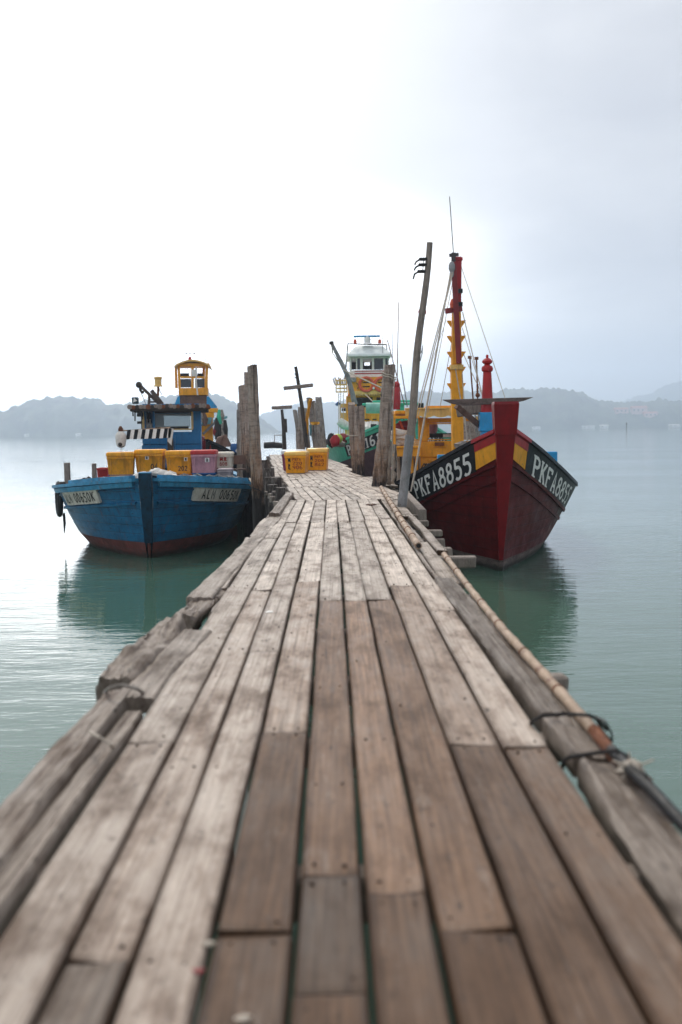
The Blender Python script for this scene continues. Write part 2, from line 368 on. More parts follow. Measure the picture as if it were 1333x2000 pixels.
def ribbon(pts, t):
    n = len(pts); closed = n > 3 and math.dist(pts[0], pts[-1]) < 1e-6; out = []
    for i in range(n):
        def unit(a, b):
            l = math.dist(a, b) or 1e-9; return ((b[0]-a[0])/l, (b[1]-a[1])/l)
        p = pts[i]
        d0 = unit(pts[i-1], p) if i > 0 else (unit(pts[-2], p) if closed else None)
        d1 = unit(p, pts[i+1]) if i < n-1 else (unit(p, pts[1]) if closed else None)
        d0 = d0 or d1; d1 = d1 or d0
        nx, ny = -(d0[1]+d1[1]), d0[0]+d1[0]; l = math.hypot(nx, ny) or 1
        nx /= l; ny /= l; k = min(1.6, 1/max(.3, nx*-d1[1] + ny*d1[0])); h = t/2*k
        out.append(((p[0]+nx*h, p[1]+ny*h), (p[0]-nx*h, p[1]-ny*h)))
    return out
def letters(mb, text, fn, thick=.16, adv=.72, serif=True, wob=0):
    """fn(u, v, layer) -> point; u 0..1 along the text, v 0..1 up."""
    W = len(text)*adv - (adv-.62); lay = 0
    for i, ch in enumerate(text):
        st, se = GLY[ch]; x0 = i*adv; oy = rnd(-wob, wob)
        for s_ in st:
            lay += 1; rb = ribbon(s_, thick); vs = []; fs = []
            for a, b in rb:
                vs += [fn((x0+a[0])/W, a[1]+oy, lay % 4), fn((x0+b[0])/W, b[1]+oy, lay % 4)]
            for k in range(len(rb)-1): fs.append((2*k, 2*k+1, 2*k+3, 2*k+2))
            mb.add(vs, fs)
        if serif:
            for a, b, y in se:
                lay += 1; h = .045
                mb.add([fn((x0+a)/W, y-h, lay % 4), fn((x0+b)/W, y-h, lay % 4), fn((x0+b)/W, y+h, lay % 4), fn((x0+a)/W, y+h, lay % 4)], [(0, 1, 2, 3)])

# ------------------------------------------------------------------ boat hulls
def interp(tab, x):
    if x <= tab[0][0]: return tab[0][1]
    for (a, b), (c, d) in zip(tab, tab[1:]):
        if x <= c:
            u = (x-a)/(c-a); return b + (d-b)*u
    return tab[-1][1]
def smoothtab(tab):
    out = []
    n = 60; L = tab[-1][0]
    for i in range(n+1):
        x = L*(i/n)**1.4; w = .08*L*min(1, x/(.12*L)) + 1e-6
        out.append((x, sum(interp(tab, min(L, max(0, x + w*k/4))) for k in range(-4, 5))/9))
    return out
class Hull:
    def __init__(s, loc, psi, L, sheer, hb, wb, rake, p=.8, deck=1.1):
        s.loc = V(loc); s.psi = math.radians(psi); s.L = L; s.rake = rake; s.p = p; s.deck = deck
        s.sheer, s.hb, s.wb = smoothtab(sheer), smoothtab(hb), smoothtab(wb)
        s.R = Matrix.Rotation(-s.psi, 3, 'Z'); s.z0 = s.sheer[0][1]
    def W(s, x, y, z): return s.loc + s.R @ V((x, y, z))          # boat axes to world
    def half(s, m, z):
        zs = interp(s.sheer, m); a, b = interp(s.wb, m), interp(s.hb, m)
        if z < 0: return a*max(0.05, 1 + z*.9)
        return a + (b-a)*min(1.05, z/zs)**s.p
    def loc_pt(s, side, m, z):
        k = max(0, 1 - m/s.L)
        y = m - s.rake*(max(z, -.2)/s.z0)*k**2.2
        return V((side*s.half(m, z), y, z))
    def pt(s, side, m, z, off=0):
        p = s.loc_pt(side, m, z)
        if off:
            e = .06
            du = s.loc_pt(side, min(s.L, m+e), z) - s.loc_pt(side, max(0.001, m-e), z)
            dv = s.loc_pt(side, m, z+e) - s.loc_pt(side, m, z-e)
            n = du.cross(dv); n.normalize()
            if n.x*side < 0: n = -n
            p = p + n*off
        return s.W(*p)
    def sv(s, side, m, v, off=0): return s.pt(side, m, interp(s.sheer, m) - v, off)   # v metres under the sheer
    def stations(s, a, b, n): return [a + (b-a)*(i/n) for i in range(n+1)]
    def shell(s, mb, bands, zc=.3, vc=.3):
        """bands: function(side, m, z, zs) -> material slot; zc / vc: heights above water and below the sheer where the paint changes"""
        st = [s.L*(i/46)**1.5 for i in range(47)]; w = 21
        for side in (-1, 1):
            rows = []
            for m in st:
                zs = interp(s.sheer, m)
                rows.append([(m, z) for z in [-.6, -.25, 0, zc] + [zc + (zs-vc-zc)*k/12 for k in range(1, 13)] + [zs-vc + vc*k/5 for k in range(1, 6)]])
            base = len(mb.v)
            for r in rows:
                for m, z in r: mb.v.append(s.pt(side, m, z)); mb.c.append(mb.col)
            for i in range(len(st)-1):
                for k in range(w-1):
                    mb.f.append([base+i*w+k, base+i*w+k+1, base+(i+1)*w+k+1, base+(i+1)*w+k])
                    m = (st[i]+st[i+1])/2; zs = interp(s.sheer, m); z = (rows[i][k][1]+rows[i][k+1][1]+rows[i+1][k][1]+rows[i+1][k+1][1])/4
                    mb.m.append(bands(side, m, z, zs))
        # transom
        zs = interp(s.sheer, s.L); ring = [s.pt(-1, s.L, -.6+(zs+.6)*k/8) for k in range(9)] + [s.pt(1, s.L, -.6+(zs+.6)*k/8) for k in range(8, -1, -1)]
        mb.mi = bands(1, s.L, .5, zs); mb.add(ring, [tuple(range(len(ring)))]); mb.mi = 0
    def inner(s, mb, th=.09):
        st = [s.L*(.012 + .988*(i/40)**1.4) for i in range(41)]
        dz = lambda m: min(s.deck, interp(s.sheer, m)-.12)
        for side in (-1, 1):
            rows = []
            for m in st:
                zs = interp(s.sheer, m); rows.append([s.pt(side, m, dz(m) + (zs-dz(m))*k/3, -min(th, .7*s.half(m, zs))) for k in range(4)])
            mb.grid(rows)
    def deckgrid(s, mb):
        st = [s.L*(.012 + .988*(i/40)**1.4) for i in range(41)]
        dz = lambda m: min(s.deck, interp(s.sheer, m)-.12)
        mb.grid([[s.pt(-1, m, dz(m), -.02), s.W(0, m, dz(m)+.03), s.pt(1, m, dz(m), -.02)] for m in st])
    def strip(s, mb, side, m0, m1, v0, v1, off, n=16, w0=None, w1=None, nv=3):
        """a plank-like band on the outside of the hull, v0..v1 under the sheer at m0, w0..w1 at m1"""
        w0 = v0 if w0 is None else w0; w1 = v1 if w1 is None else w1; outer = []; 
        for i in range(n+1):
            u = i/n; m = m0 + (m1-m0)*u; a = v0+(w0-v0)*u; b = v1+(w1-v1)*u
            outer.append([s.sv(side, m, a, -.02)] + [s.sv(side, m, a+(b-a)*k/nv, off) for k in range(nv+1)] + [s.sv(side, m, b, -.02)])
        mb.grid(outer)
        for r in (outer[0], outer[-1]): mb.add(r, [tuple(range(len(r)))])
    def rail(s, mb, side, m0, m1, w, h, up=.0, n=26, inset=.0):
        rows = []
        for i in range(n+1):
            m = m0 + (m1-m0)*(i/n); zs = interp(s.sheer, m)
            o = s.pt(side, m, zs, w*.5-inset); q = s.pt(side, m, zs, -w*.5-inset)
            q.z = o.z = s.loc.z + zs + up
            if m < .5: q = s.W(side*max(.0, s.half(m, zs)-w*.5), m - s.rake*max(0, 1-m/s.L)**2.2, zs+up)
            rows.append([o + V((0,0,-h/2)), o + V((0,0,h/2)), q + V((0,0,h/2)), q + V((0,0,-h/2)), o + V((0,0,-h/2))])
        mb.grid(rows)
        for r in (rows[0], rows[-1]): mb.add(r[:4], [(0, 1, 2, 3)])
    def text(s, mb, side, txt, m_bow, m_aft, v0, v1, off, w0=None, w1=None, **kw):
        w0 = v0 if w0 is None else w0; w1 = v1 if w1 is None else w1
        def fn(u, v, lay):
            m = m_aft + (m_bow-m_aft)*u if side < 0 else m_bow + (m_aft-m_bow)*u
            k = (m-m_bow)/(m_aft-m_bow); a = v0+(w0-v0)*k; b = v1+(w1-v1)*k
            return s.sv(side, m, b + (a-b)*v, off + lay*.0012)
        letters(mb, txt, fn, **kw)
def stem_post(h, mb, zt, zb, w_top, w_bot, proud, depth, n=12):
    """vertical-ish timber following the stem line of hull h"""
    rows = []
    for i in range(n+1):
        z = zb + (zt-zb)*i/n; u = max(0, min(1, z/h.z0)); w = w_bot + (w_top-w_bot)*u
        y = -h.rake*(z/h.z0) - proud*u - .02
        rows.append([h.W(-w/2, y, z), h.W(w/2, y, z), h.W(w/2*1.04, y+depth, z), h.W(-w/2*1.04, y+depth, z), h.W(-w/2, y, z)])
    mb.grid(rows); mb.add(rows[-1][:4], [(0, 1, 2, 3)]); mb.add(rows[0][:4], [(0, 1, 2, 3)])

def cable(mb, a, b, r=.006, sag=0, n=10, k=5):
    a, b = V(a), V(b); mb.tube([a + (b-a)*(i/n) - V((0, 0, sag*4*(i/n)*(1-i/n))) for i in range(n+1)], r, k)
def trunk(name, label, base, top, r0, r1, mat=None, group='coconut trunk mooring posts beside the jetty', n=14, cut=0, wob=.02):
    b, t = V(base), V(top); mb = MB(); N_ = 26; pts = []; rs = []
    for i in range(N_+1):
        u = i/N_; p = b + (t-b)*u + V((noise.noise(V((u*3, b.x*7, 1))), noise.noise(V((u*3, b.y*5, 9))), 0))*wob
        pts.append(p); rs.append((r0 + (r1-r0)*u)*(1 + .05*noise.noise(V((u*14, b.x, b.y))) + (.05 if i % 2 else 0)*.6))
    mb.tube(pts, rs, n, True, .055)
    if cut:                                                    # notched top
        for q in range(len(mb.v)-n, len(mb.v)): mb.v[q].z += cut*noise.noise(mb.v[q]*6)
    return tag(mb.build(name, mat or TRUNK, smooth=True, origin=(b.x, b.y, 0)), label, 'mooring post', group)

def fish_box(label, x, y, z, w, dp, h, body, lidm, rz=0, group='fish boxes', lid=True, sticker=None, marks=None, name='fish_box', taper=.88, cat='fish box', bulge=0):
    t = thing(name, label, cat, (x, y, z), rz, group); M4 = MAT[t.name]
    T = lambda a, b, c: M4 @ V((a, b, c))
    mb = MB(); k = taper; hb = h*.80 if lid else h
    def ringat(sx, sy, zz): return [T(-sx, -sy, zz), T(sx, -sy, zz), T(sx, sy, zz), T(-sx, sy, zz)]
    w2, d2 = w/2, dp/2
    prof = [(w2*k, d2*k, 0), (w2*(k+.01), d2*(k+.01), .02), (w2*.97, d2*.97, hb*.86), (w2*1.0, d2*1.0, hb*.865), (w2*1.0, d2*1.0, hb)]
    vs = []; fs = []
    for q in prof: vs += ringat(*q)
    for i in range(len(prof)-1):
        for j in range(4): fs.append((i*4+j, i*4+(j+1) % 4, i*4+4+(j+1) % 4, i*4+4+j))
    fs += [(3, 2, 1, 0)]
    if lid: fs.append(tuple(range(len(vs)-4, len(vs))))
    else:                                                      # open crate: inner wall and floor
        o = len(vs)
        for q in [(w2*.94, d2*.94, hb), (w2*k*.94, d2*k*.94, .03)]: vs += ringat(*q)
        for j in range(4):
            fs.append((o-4+j, o-4+(j+1) % 4, o+(j+1) % 4, o+j)); fs.append((o+j, o+(j+1) % 4, o+4+(j+1) % 4, o+4+j))
        fs.append((o+4, o+5, o+6, o+7))
    mb.add(vs, fs)
    mb.build('body', body, t, bevel=.008, smooth=True)
    rb = MB()                                                  # moulded ribs and hand hold
    R = Matrix.Rotation(rz, 3, 'Z')
    for sx in (-.36, .36):
        rb.add([T(sx*w-.012, -d2*.905, .05), T(sx*w+.012, -d2*.905, .05), T(sx*w+.012, -d2*.975, hb*.84), T(sx*w-.012, -d2*.975, hb*.84),
                T(sx*w-.012, -d2*.905-.012, .05), T(sx*w+.012, -d2*.905-.012, .05), T(sx*w+.012, -d2*.975-.012, hb*.84), T(sx*w-.012, -d2*.975-.012, hb*.84)],
               [(0,1,2,3),(4,5,6,7),(0,1,5,4),(1,2,6,5),(2,3,7,6),(3,0,4,7)])
    rb.box(T(0, -d2-.008, hb*.93), (w*.3, .03, hb*.05), R)
    rb.build('rib', body, t)
    if lid:
        ml = MB(); lp = [(w2*1.03, d2*1.03, hb+.004), (w2*1.04, d2*1.04, hb+.03), (w2*1.04, d2*1.04, h-.03), (w2*.93, d2*.95, h), ]
        vs = []; fs = []
        for q in lp: vs += ringat(*q)
        for i in range(len(lp)-1):
            for j in range(4): fs.append((i*4+j, i*4+(j+1) % 4, i*4+4+(j+1) % 4, i*4+4+j))
        fs += [(3, 2, 1, 0), tuple(range(len(vs)-4, len(vs)))]
        ml.add(vs, fs); ml.build('lid', lidm, t, bevel=.01, smooth=True)
    if sticker:
        sx, sz, sw = sticker; st = MB(); f = lambda a, c: T(a, -d2*(k+(.97-k)*c/(hb*.86)) - .006, c)
        st.add([f(sx-sw, sz-sw), f(sx+sw, sz-sw), f(sx+sw, sz+sw), f(sx-sw, sz+sw)], [(0, 1, 2, 3)])
        so = st.build('label_sticker', WHITE, t)
        st = MB(); f2 = lambda a, c: f(a, c) + R @ V((0, -.003, 0))
        for zz in (-.5, 0, .5): st.add([f2(sx-sw*.6, sz+zz*sw-.012), f2(sx+sw*.5, sz+zz*sw-.012), f2(sx+sw*.5, sz+zz*sw+.008), f2(sx-sw*.6, sz+zz*sw+.008)], [(0, 1, 2, 3)])
        st.build('print', LBLACK, so)
    for mk in (marks or []):
        txt, u0, u1, z0, z1, mt = mk; mm = MB()
        def fn(u, v, lay):
            c = z0+(z1-z0)*v; return T(u0+(u1-u0)*u, -d2*(k+(.97-k)*c/(hb*.86)) - .004 - lay*.001, c)
        letters(mm, txt, fn, thick=.17, serif=False, wob=.06); mm.build('painted_mark', mt, t, recalc=False)
    return t
# ------------------------------------------------------------------ sky and light
SUN_EL, SUN_AZ = math.radians(48), math.radians(-14)      # azimuth from +Y towards +X
w = bpy.data.worlds.new('World'); sc.world = w; w.use_nodes = True
t = w.node_tree; t.nodes.clear()
out = t.nodes.new('ShaderNodeOutputWorld'); bg = t.nodes.new('ShaderNodeBackground'); t.links.new(bg.outputs[0], out.inputs[0])
sky = t.nodes.new('ShaderNodeTexSky'); sky.sky_type = 'NISHITA'; sky.sun_disc = False
sky.sun_elevation = SUN_EL; sky.sun_rotation = SUN_AZ; sky.air_density = 1.2; sky.dust_density = 4; sky.ozone_density = 1
SKYK = 0.1
dirv = N(t, 'ShaderNodeVectorMath', {0: t.nodes.new('ShaderNodeTexCoord').outputs['Generated']}, operation='NORMALIZE').outputs[0]
glow_dir = V((math.sin(math.radians(-7))*math.cos(math.radians(14)), math.cos(math.radians(-7))*math.cos(math.radians(14)), math.sin(math.radians(14))))
flat = N(t, 'ShaderNodeVectorMath', {0: N(t, 'ShaderNodeVectorMath', {0: dirv, 1: (1, 1, 3.6)}, operation='MULTIPLY').outputs[0]}, operation='NORMALIZE').outputs[0]
dt = N(t, 'ShaderNodeVectorMath', {0: flat, 1: tuple(glow_dir)}, operation='DOT_PRODUCT').outputs['Value']
glow = N(t, 'ShaderNodeMapRange', {0: dt, 1: .86, 2: 1.0, 3: 0.0, 4: 1.0}, interpolation_type='SMOOTHERSTEP').outputs[0]
sx = N(t, 'ShaderNodeSeparateXYZ', {0: dirv})
front = N(t, 'ShaderNodeMapRange', {0: sx.outputs[1], 1: -.2, 2: .9, 3: 0.0, 4: 1.0}, interpolation_type='SMOOTHSTEP').outputs[0]
def cl(loc, s_, lo, hi, sc_=(1.0, 1.0, 1.9)):
    n_ = N(t, 'ShaderNodeTexNoise', {'Vector': N(t, 'ShaderNodeMapping', {'Vector': dirv, 'Scale': sc_, 'Location': loc}).outputs[0], 'Scale': s_, 'Detail': 8, 'Roughness': .5, 'Distortion': .5}).outputs[0]
    return ramp(t, n_, [(lo, 0), (hi, 1)])
cloud = cl((1.3, .4, .2), 2.6, .36, .66); wisp = cl((4.1, 2.2, 1.3), 5.5, .40, .72, (1.0, 1.0, 2.6))
side = N(t, 'ShaderNodeMapRange', {0: sx.outputs[0], 1: -.08, 2: .26, 3: 0.0, 4: 1.0}, interpolation_type='SMOOTHSTEP').outputs[0]
# thick cloud veil, in the units of the sky texture: raised behind the camera as fill, low front glow boosted well below the sun to brighten deck and water
base = mix(t, front, (6.0, 6.15, 6.35), mix(t, cloud, (4.7, 4.9, 5.1), (6.5, 6.45, 6.4)))
bd = V((math.sin(math.radians(-6))*math.cos(math.radians(14)), math.cos(math.radians(-6))*math.cos(math.radians(14)), math.sin(math.radians(14))))
bdot = N(t, 'ShaderNodeVectorMath', {0: dirv, 1: tuple(bd)}, operation='DOT_PRODUCT').outputs['Value']
broad = N(t, 'ShaderNodeMapRange', {0: bdot, 1: .90, 2: .985, 3: 0.0, 4: 1.0}, interpolation_type='SMOOTHSTEP').outputs[0]
base = mix(t, mathn(t, 'MULTIPLY', broad, mathn(t, 'MULTIPLY_ADD', wisp, -.35, 1.0)), base, (6.9, 6.85, 6.8))
base = mix(t, mathn(t, 'MULTIPLY', glow, mathn(t, 'MULTIPLY_ADD', side, -.92, 1.0)), base, (43, 42, 40.8))
base = mix(t, mathn(t, 'MULTIPLY', side, mathn(t, 'SUBTRACT', 1.0, mathn(t, 'MULTIPLY_ADD', cloud, .26, mathn(t, 'MULTIPLY', wisp, .28)))), base, (3.5, 3.6, 3.9))
skyc = mix(t, .98, sky.outputs[0], base)
t.links.new(skyc, bg.inputs[0]); bg.inputs[1].default_value = SKYK
sd = bpy.data.lights.new('sun', 'SUN'); so = bpy.data.objects.new('sun', sd); COL.objects.link(so)
sd.energy = 1.5; sd.angle = math.radians(14); sd.color = (1, .94, .84)
sv_ = V((math.sin(SUN_AZ)*math.cos(SUN_EL), math.cos(SUN_AZ)*math.cos(SUN_EL), math.sin(SUN_EL)))
so.rotation_euler = (-sv_).to_track_quat('-Z', 'Y').to_euler(); so.location = sv_*60

# ------------------------------------------------------------------ water
m, t, b = nt('sea_water')
pos = t.nodes.new('ShaderNodeNewGeometry').outputs['Position']
def wn(sc_, s, det=4, ro=.55, dist=0):
    return N(t, 'ShaderNodeTexNoise', {'Vector': N(t, 'ShaderNodeMapping', {'Vector': pos, 'Scale': sc_, 'Rotation': (0, 0, .12)}).outputs[0], 'Scale': s, 'Detail': det, 'Roughness': ro, 'Distortion': dist}).outputs[0]
big = wn((.35, .9, 1), .45, 3); mid = wn((.5, 1.5, 1), 1.5, 4, .5, .4); sml = wn((.55, 1.7, 1), 5.5, 3, .5, .3)
calm = ramp(t, wn((.25, .6, 1), .12, 3), [(.38, .35), (.62, 1.0)])
h = mathn(t, 'MULTIPLY_ADD', mid, .55, mathn(t, 'MULTIPLY', sml, .19)); h = mathn(t, 'MULTIPLY', h, calm); h = mathn(t, 'MULTIPLY_ADD', big, .5, h)
bp = N(t, 'ShaderNodeBump', {'Height': h, 'Strength': 1.0, 'Distance': .038}); t.links.new(bp.outputs[0], b.inputs['Normal'])
t.links.new(mix(t, big, (.050, .110, .080), (.070, .140, .103)), b.inputs['Base Color'])
b.inputs['Roughness'].default_value = .035; b.inputs['IOR'].default_value = 1.6
wm = MB(); xs = [-2400, -800, -200, -40, 40, 200, 800, 2400]; ys = [-150, -20, 60, 200, 700, 1600, 3300]
wm.grid([[V((x, y, 0)) for x in xs] for y in ys])
tag(wm.build('sea_water', m), 'calm green sea water round the jetty', 'water', kind='structure')
wm = MB(); wm.grid([[V((x, y, -6)) for x in xs] for y in ys])
tag(wm.build('seabed', paint('seabed_mud', (.08, .07, .05), .9)), 'muddy seabed under the water', 'seabed', kind='structure')

# ------------------------------------------------------------------ hills across the strait
FOREST, t, b = nt('far_forest')
co = coords(t, (1, 1, 1), True)
n1 = N(t, 'ShaderNodeTexNoise', {'Vector': co, 'Scale': .035, 'Detail': 9, 'Roughness': .75}).outputs[0]
t.links.new(ramp(t, n1, [(.38, (.006, .013, .012)), (.62, (.10, .125, .075))]), b.inputs['Base Color']); b.inputs['Roughness'].default_value = .9
def hills(name, label, prof, D, depth, step=2.2, tree=5.0, seed=0, rows=26):
    a, z = P(prof[0][0], 840, D).x, P(prof[-1][0], 840, D).x; n = int((z-a)/step); g = []
    tab = [(P(x, y, D).x, P(x, y, D).z) for x, y in prof]
    for j in range(rows+1):
        v = j/rows; row = []; env = (math.sin(min(1, v/.55)*PI/2)**.8 if v < .55 else math.cos((v-.55)/.45*PI/2)**.5)
        for i in range(n+1):
            x = a + (z-a)*i/n; y = D + depth*(v-.55)
            hh = interp(tab, x) - tree*.9
            dd = noise.voronoi(V((x/9+seed, y/9, seed)))[0][0]; d2 = noise.voronoi(V((x/17+seed, y/17, 3+seed)))[0][0]
            c = max(0, 1-(dd/.55)**2)*tree*.8 + max(0, 1-(d2/.55)**2)*tree*1.2*(.5+.9*abs(noise.noise(V((x/40, y/40, seed+2)))))
            zz = env*max(0, hh + 4*noise.noise(V((x/60, y/60, seed)))) + c*min(1, env*4)*(.35+.65*min(1, max(0, hh)/20))
            row.append(V((x, y, zz - (.5 if j in (0, rows) else 0))))
        g.append(row)
    mb = MB(); mb.grid(g)
    return tag(mb.build(name, FOREST, smooth='all'), label, 'hill', kind='structure')
hills('wooded_island', 'low wooded island across the strait behind the blue boat',
      [(-110, 846), (-80, 822), (-40, 806), (0, 806), (20, 803), (50, 784), (85, 777), (108, 771), (160, 779), (192, 782), (207, 788), (240, 785), (290, 779), (350, 768), (410, 770), (445, 779), (480, 798), (520, 825), (545, 842)], 1300, 160, seed=1)
hills('hazy_headland', 'pale hazy headland far across the strait, between the two rows of posts',
      [(430, 838), (500, 812), (540, 800), (600, 782), (650, 785), (700, 775), (760, 768), (820, 770), (900, 790), (1000, 815), (1060, 832)], 2300, 260, step=3.4, seed=4, rows=20)
hills('wooded_ridge', 'long wooded ridge across the strait behind the red bow',
      [(690, 842), (730, 800), (793, 765), (828, 762), (878, 762), (967, 767), (992, 756), (1055, 758), (1090, 759), (1130, 763), (1162, 778), (1200, 785), (1240, 783), (1287, 779), (1333, 784), (1400, 780), (1470, 800), (1540, 828)], 1500, 190, seed=7)
hills('distant_mountain', 'pale higher mountain at the far right beyond the wooded ridge',
      [(1130, 830), (1190, 800), (1212, 786), (1240, 774), (1275, 766), (1300, 753), (1333, 741), (1400, 722), (1480, 735), (1560, 780)], 2700, 300, step=4, seed=9, rows=18)
# houses and a landing along the far shore
WALLW = paint('far_white_wall', (.75, .74, .70), .7, .1, scale=.2); ROOFR = paint('far_red_roof', (.45, .16, .13), .7, .2, scale=.2); WALLP = paint('far_pink_wall', (.62, .40, .36), .7, .1, scale=.2)
def house(px, py, wpx, D, hh, wall, label):
    p = P(px, py, D); wd = wpx*D/F; low = 6 if p.z > 12 else p.z+.5; p.z = p.z if p.z > 12 else .6; low = 6 if p.z > 12 else 1.0; o = thing('shore_building', label, 'building', (p.x, D, p.z), 0, 'small buildings along the far shore')
    mb = MB(); mb.bb(p.x-wd/2, p.x+wd/2, D, D+9, p.z-low, p.z+hh); mb.build('wall', wall, o)
    mb = MB(); z = p.z+hh
    mb.add([(p.x-wd*.55, D-1, z), (p.x+wd*.55, D-1, z), (p.x+wd*.55, D+10, z), (p.x-wd*.55, D+10, z), (p.x-wd*.5, D+4.5, z+hh*.5), (p.x+wd*.5, D+4.5, z+hh*.5)],
           [(0, 3, 2, 1), (0, 1, 5, 4), (2, 3, 4, 5), (0, 4, 3), (1, 2, 5)]); mb.build('roof', ROOFR if wall is not WALLW else WALLW, o)
    mb = MB()
    for k in range(max(1, int(wd/6))):
        mb = MB(); mb.bb(p.x-wd/2+2+k*6, p.x-wd/2+4+k*6, D-.1, D, p.z+hh*.3, p.z+hh*.7); mb.build('window', DARKIN, o)
for a_ in ((1048, 829, 16, 1395, 2, WALLW, 'white waterside shed on the far shore just right of the red stem'),
           (1150, 830, 24, 1395, 2.2, WALLW, 'long white landing shed, left one of two on the far shore'),
           (1181, 830, 16, 1394, 2.6, WALLW, 'shorter white landing shed beside the long one on the far shore'),
           (1215, 806, 26, 1424, 5, WALLP, 'pink terrace house low on the wooded ridge, leftmost of the row'),
           (1250, 805, 30, 1426, 6, WALLP, 'widest pink terrace house in the middle of the hillside row'),
           (1272, 814, 26, 1414, 5, WALLP, 'lower pink house near the water, right end of hillside row'),
           (1318, 830, 22, 1395, 2.2, WALLW, 'small white shed on the shore at the right frame edge'),
           (51, 847, 7, 1205, 1.5, WALLW, 'tiny white hut at the foot of the wooded island'),
           (152, 846, 8, 1205, 1.5, WALLW, 'tiny white hut on the island shore left of blue wheelhouse')): house(*a_)
mb = MB(); p = P(1224, 838, 620); mb.tube([(p.x, 620, -2), (p.x, 620, 3.4)], .28, 8); mb.lathe((p.x, 620, 3.4), [(.3, 0), (.7, .5), (.05, 1.6)], 8)
tag(mb.build('channel_marker', DARKWOOD, origin=(p.x, 620, 0)), 'thin dark channel marker standing in the water before far shore', 'marker')

# ------------------------------------------------------------------ air
m = bpy.data.materials.new('sea_haze'); m.use_nodes = True; t = m.node_tree; t.nodes.clear()
out = t.nodes.new('ShaderNodeOutputMaterial'); pv = t.nodes.new('ShaderNodeVolumePrincipled')
pv.inputs['Color'].default_value = (.75, .85, 1.0, 1); pv.inputs['Density'].default_value = .00074; pv.inputs['Anisotropy'].default_value = .66
t.links.new(pv.outputs[0], out.inputs['Volume'])
mb = MB(); mb.bb(-2500, 2500, -220, 3400, -7.5, 195)
hz = tag(mb.build('haze', m), 'pale sea haze over the strait', 'haze', kind='stuff')

# ------------------------------------------------------------------ jetty
jet = thing('jetty', 'long weathered timber plank jetty on piles running out between the boats', 'jetty', (0, 0, DECK))
A = MB()
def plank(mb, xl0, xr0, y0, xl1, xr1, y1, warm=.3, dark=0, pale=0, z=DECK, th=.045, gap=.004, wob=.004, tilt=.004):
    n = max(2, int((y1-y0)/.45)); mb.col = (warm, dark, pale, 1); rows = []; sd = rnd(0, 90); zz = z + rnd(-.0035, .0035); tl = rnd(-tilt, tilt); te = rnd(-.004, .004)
    cup = rnd(-.001, .0035); ln = y1-y0; e0, e1 = rnd(.015, .05)/ln, rnd(.015, .05)/ln; bow = [rnd(.25, .5) for q in range(4)]; skew = rnd(-.012, .012)
    for u in [0, e0] + [k/n for k in range(1, n)] + [1-e1, 1]:
        y = y0 + .004 + (ln-.008)*u; end = bow[0] if u in (0, 1) else 0
        l = xl0+(xl1-xl0)*u + gap + wob*noise.noise(V((sd, y*1.3, 0))) + .002*noise.noise(V((sd, y*9, 2))); r = xr0+(xr1-xr0)*u - gap + wob*noise.noise(V((sd, y*1.3, 7))) + .002*noise.noise(V((sd, y*9, 5)))
        zt = zz + te*(u-.5) + .0025*noise.noise(V((sd+5, y*.8, 3))) - (.003 if end else 0)
        row = []
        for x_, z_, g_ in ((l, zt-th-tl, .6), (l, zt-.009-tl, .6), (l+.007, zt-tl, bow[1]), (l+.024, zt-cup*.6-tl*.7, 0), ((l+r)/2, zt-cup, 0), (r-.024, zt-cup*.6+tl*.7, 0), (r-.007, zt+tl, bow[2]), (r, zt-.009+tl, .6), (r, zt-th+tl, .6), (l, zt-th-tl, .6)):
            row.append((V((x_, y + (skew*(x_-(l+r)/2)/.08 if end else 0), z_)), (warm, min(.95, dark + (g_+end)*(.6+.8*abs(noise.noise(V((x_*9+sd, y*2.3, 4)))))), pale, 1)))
        rows.append(row)
    b = len(mb.v); mb.grid([[q[0] for q in row] for row in rows])
    mb.c[b:] = [q[1] for row in rows for q in row]
    for r_ in (rows[0], rows[-1]):
        b = len(mb.v); mb.add([q[0] for q in r_[:9]], [tuple(range(9))]); mb.c[b:] = [q[1] for q in r_[:9]]
    mb.mi = 1                                                  # nail heads
    mb.col = (0, 0, 0, 1)
    for y in ([y0+.05, y1-.05] + [y0 + .6*k + rnd(-.02, .02) for k in range(1, int((y1-y0)/.6)) if rnd(0, 1) < .45]):
        if y > 13: continue
        u = (y-y0)/(y1-y0)
        for q in (.25, .75):
            if rnd(0, 1) < .75:
                x = xl0+(xl1-xl0)*u + ((xr0-xl0)*(1-u)+(xr1-xl1)*u)*(q+rnd(-.05, .05)); rr = rnd(.003, .0065)
                mb.lathe((x, y+rnd(-.015, .015), zz+.0005), [(rr, -.006), (rr, .0012), (rr*.6, .0022)], 7)
    mb.mi = 0
SH = lambda d: -.0085*d
LN = [-.752, -.576, -.432, -.276, -.098, .062, .216, .394, .576, .738]
JO = [[3.48, 7.0, 10.2, 12.4], [2.0, 6.83, 8.4, 11.9], [4.9, 9.0, 12.0], [2.11, 3.57, 7.2, 11.9], [1.87, 2.4, 6.38, 11.9], [2.29, 6.38, 11.9], [2.11, 6.38, 11.9], [3.4, 6.97, 12.1], [3.36, 5.96, 6.97, 10.5, 12.3]]
WARM = [.35, .45, .5, .75, .95, .8, 1.0, 1.0, .6]
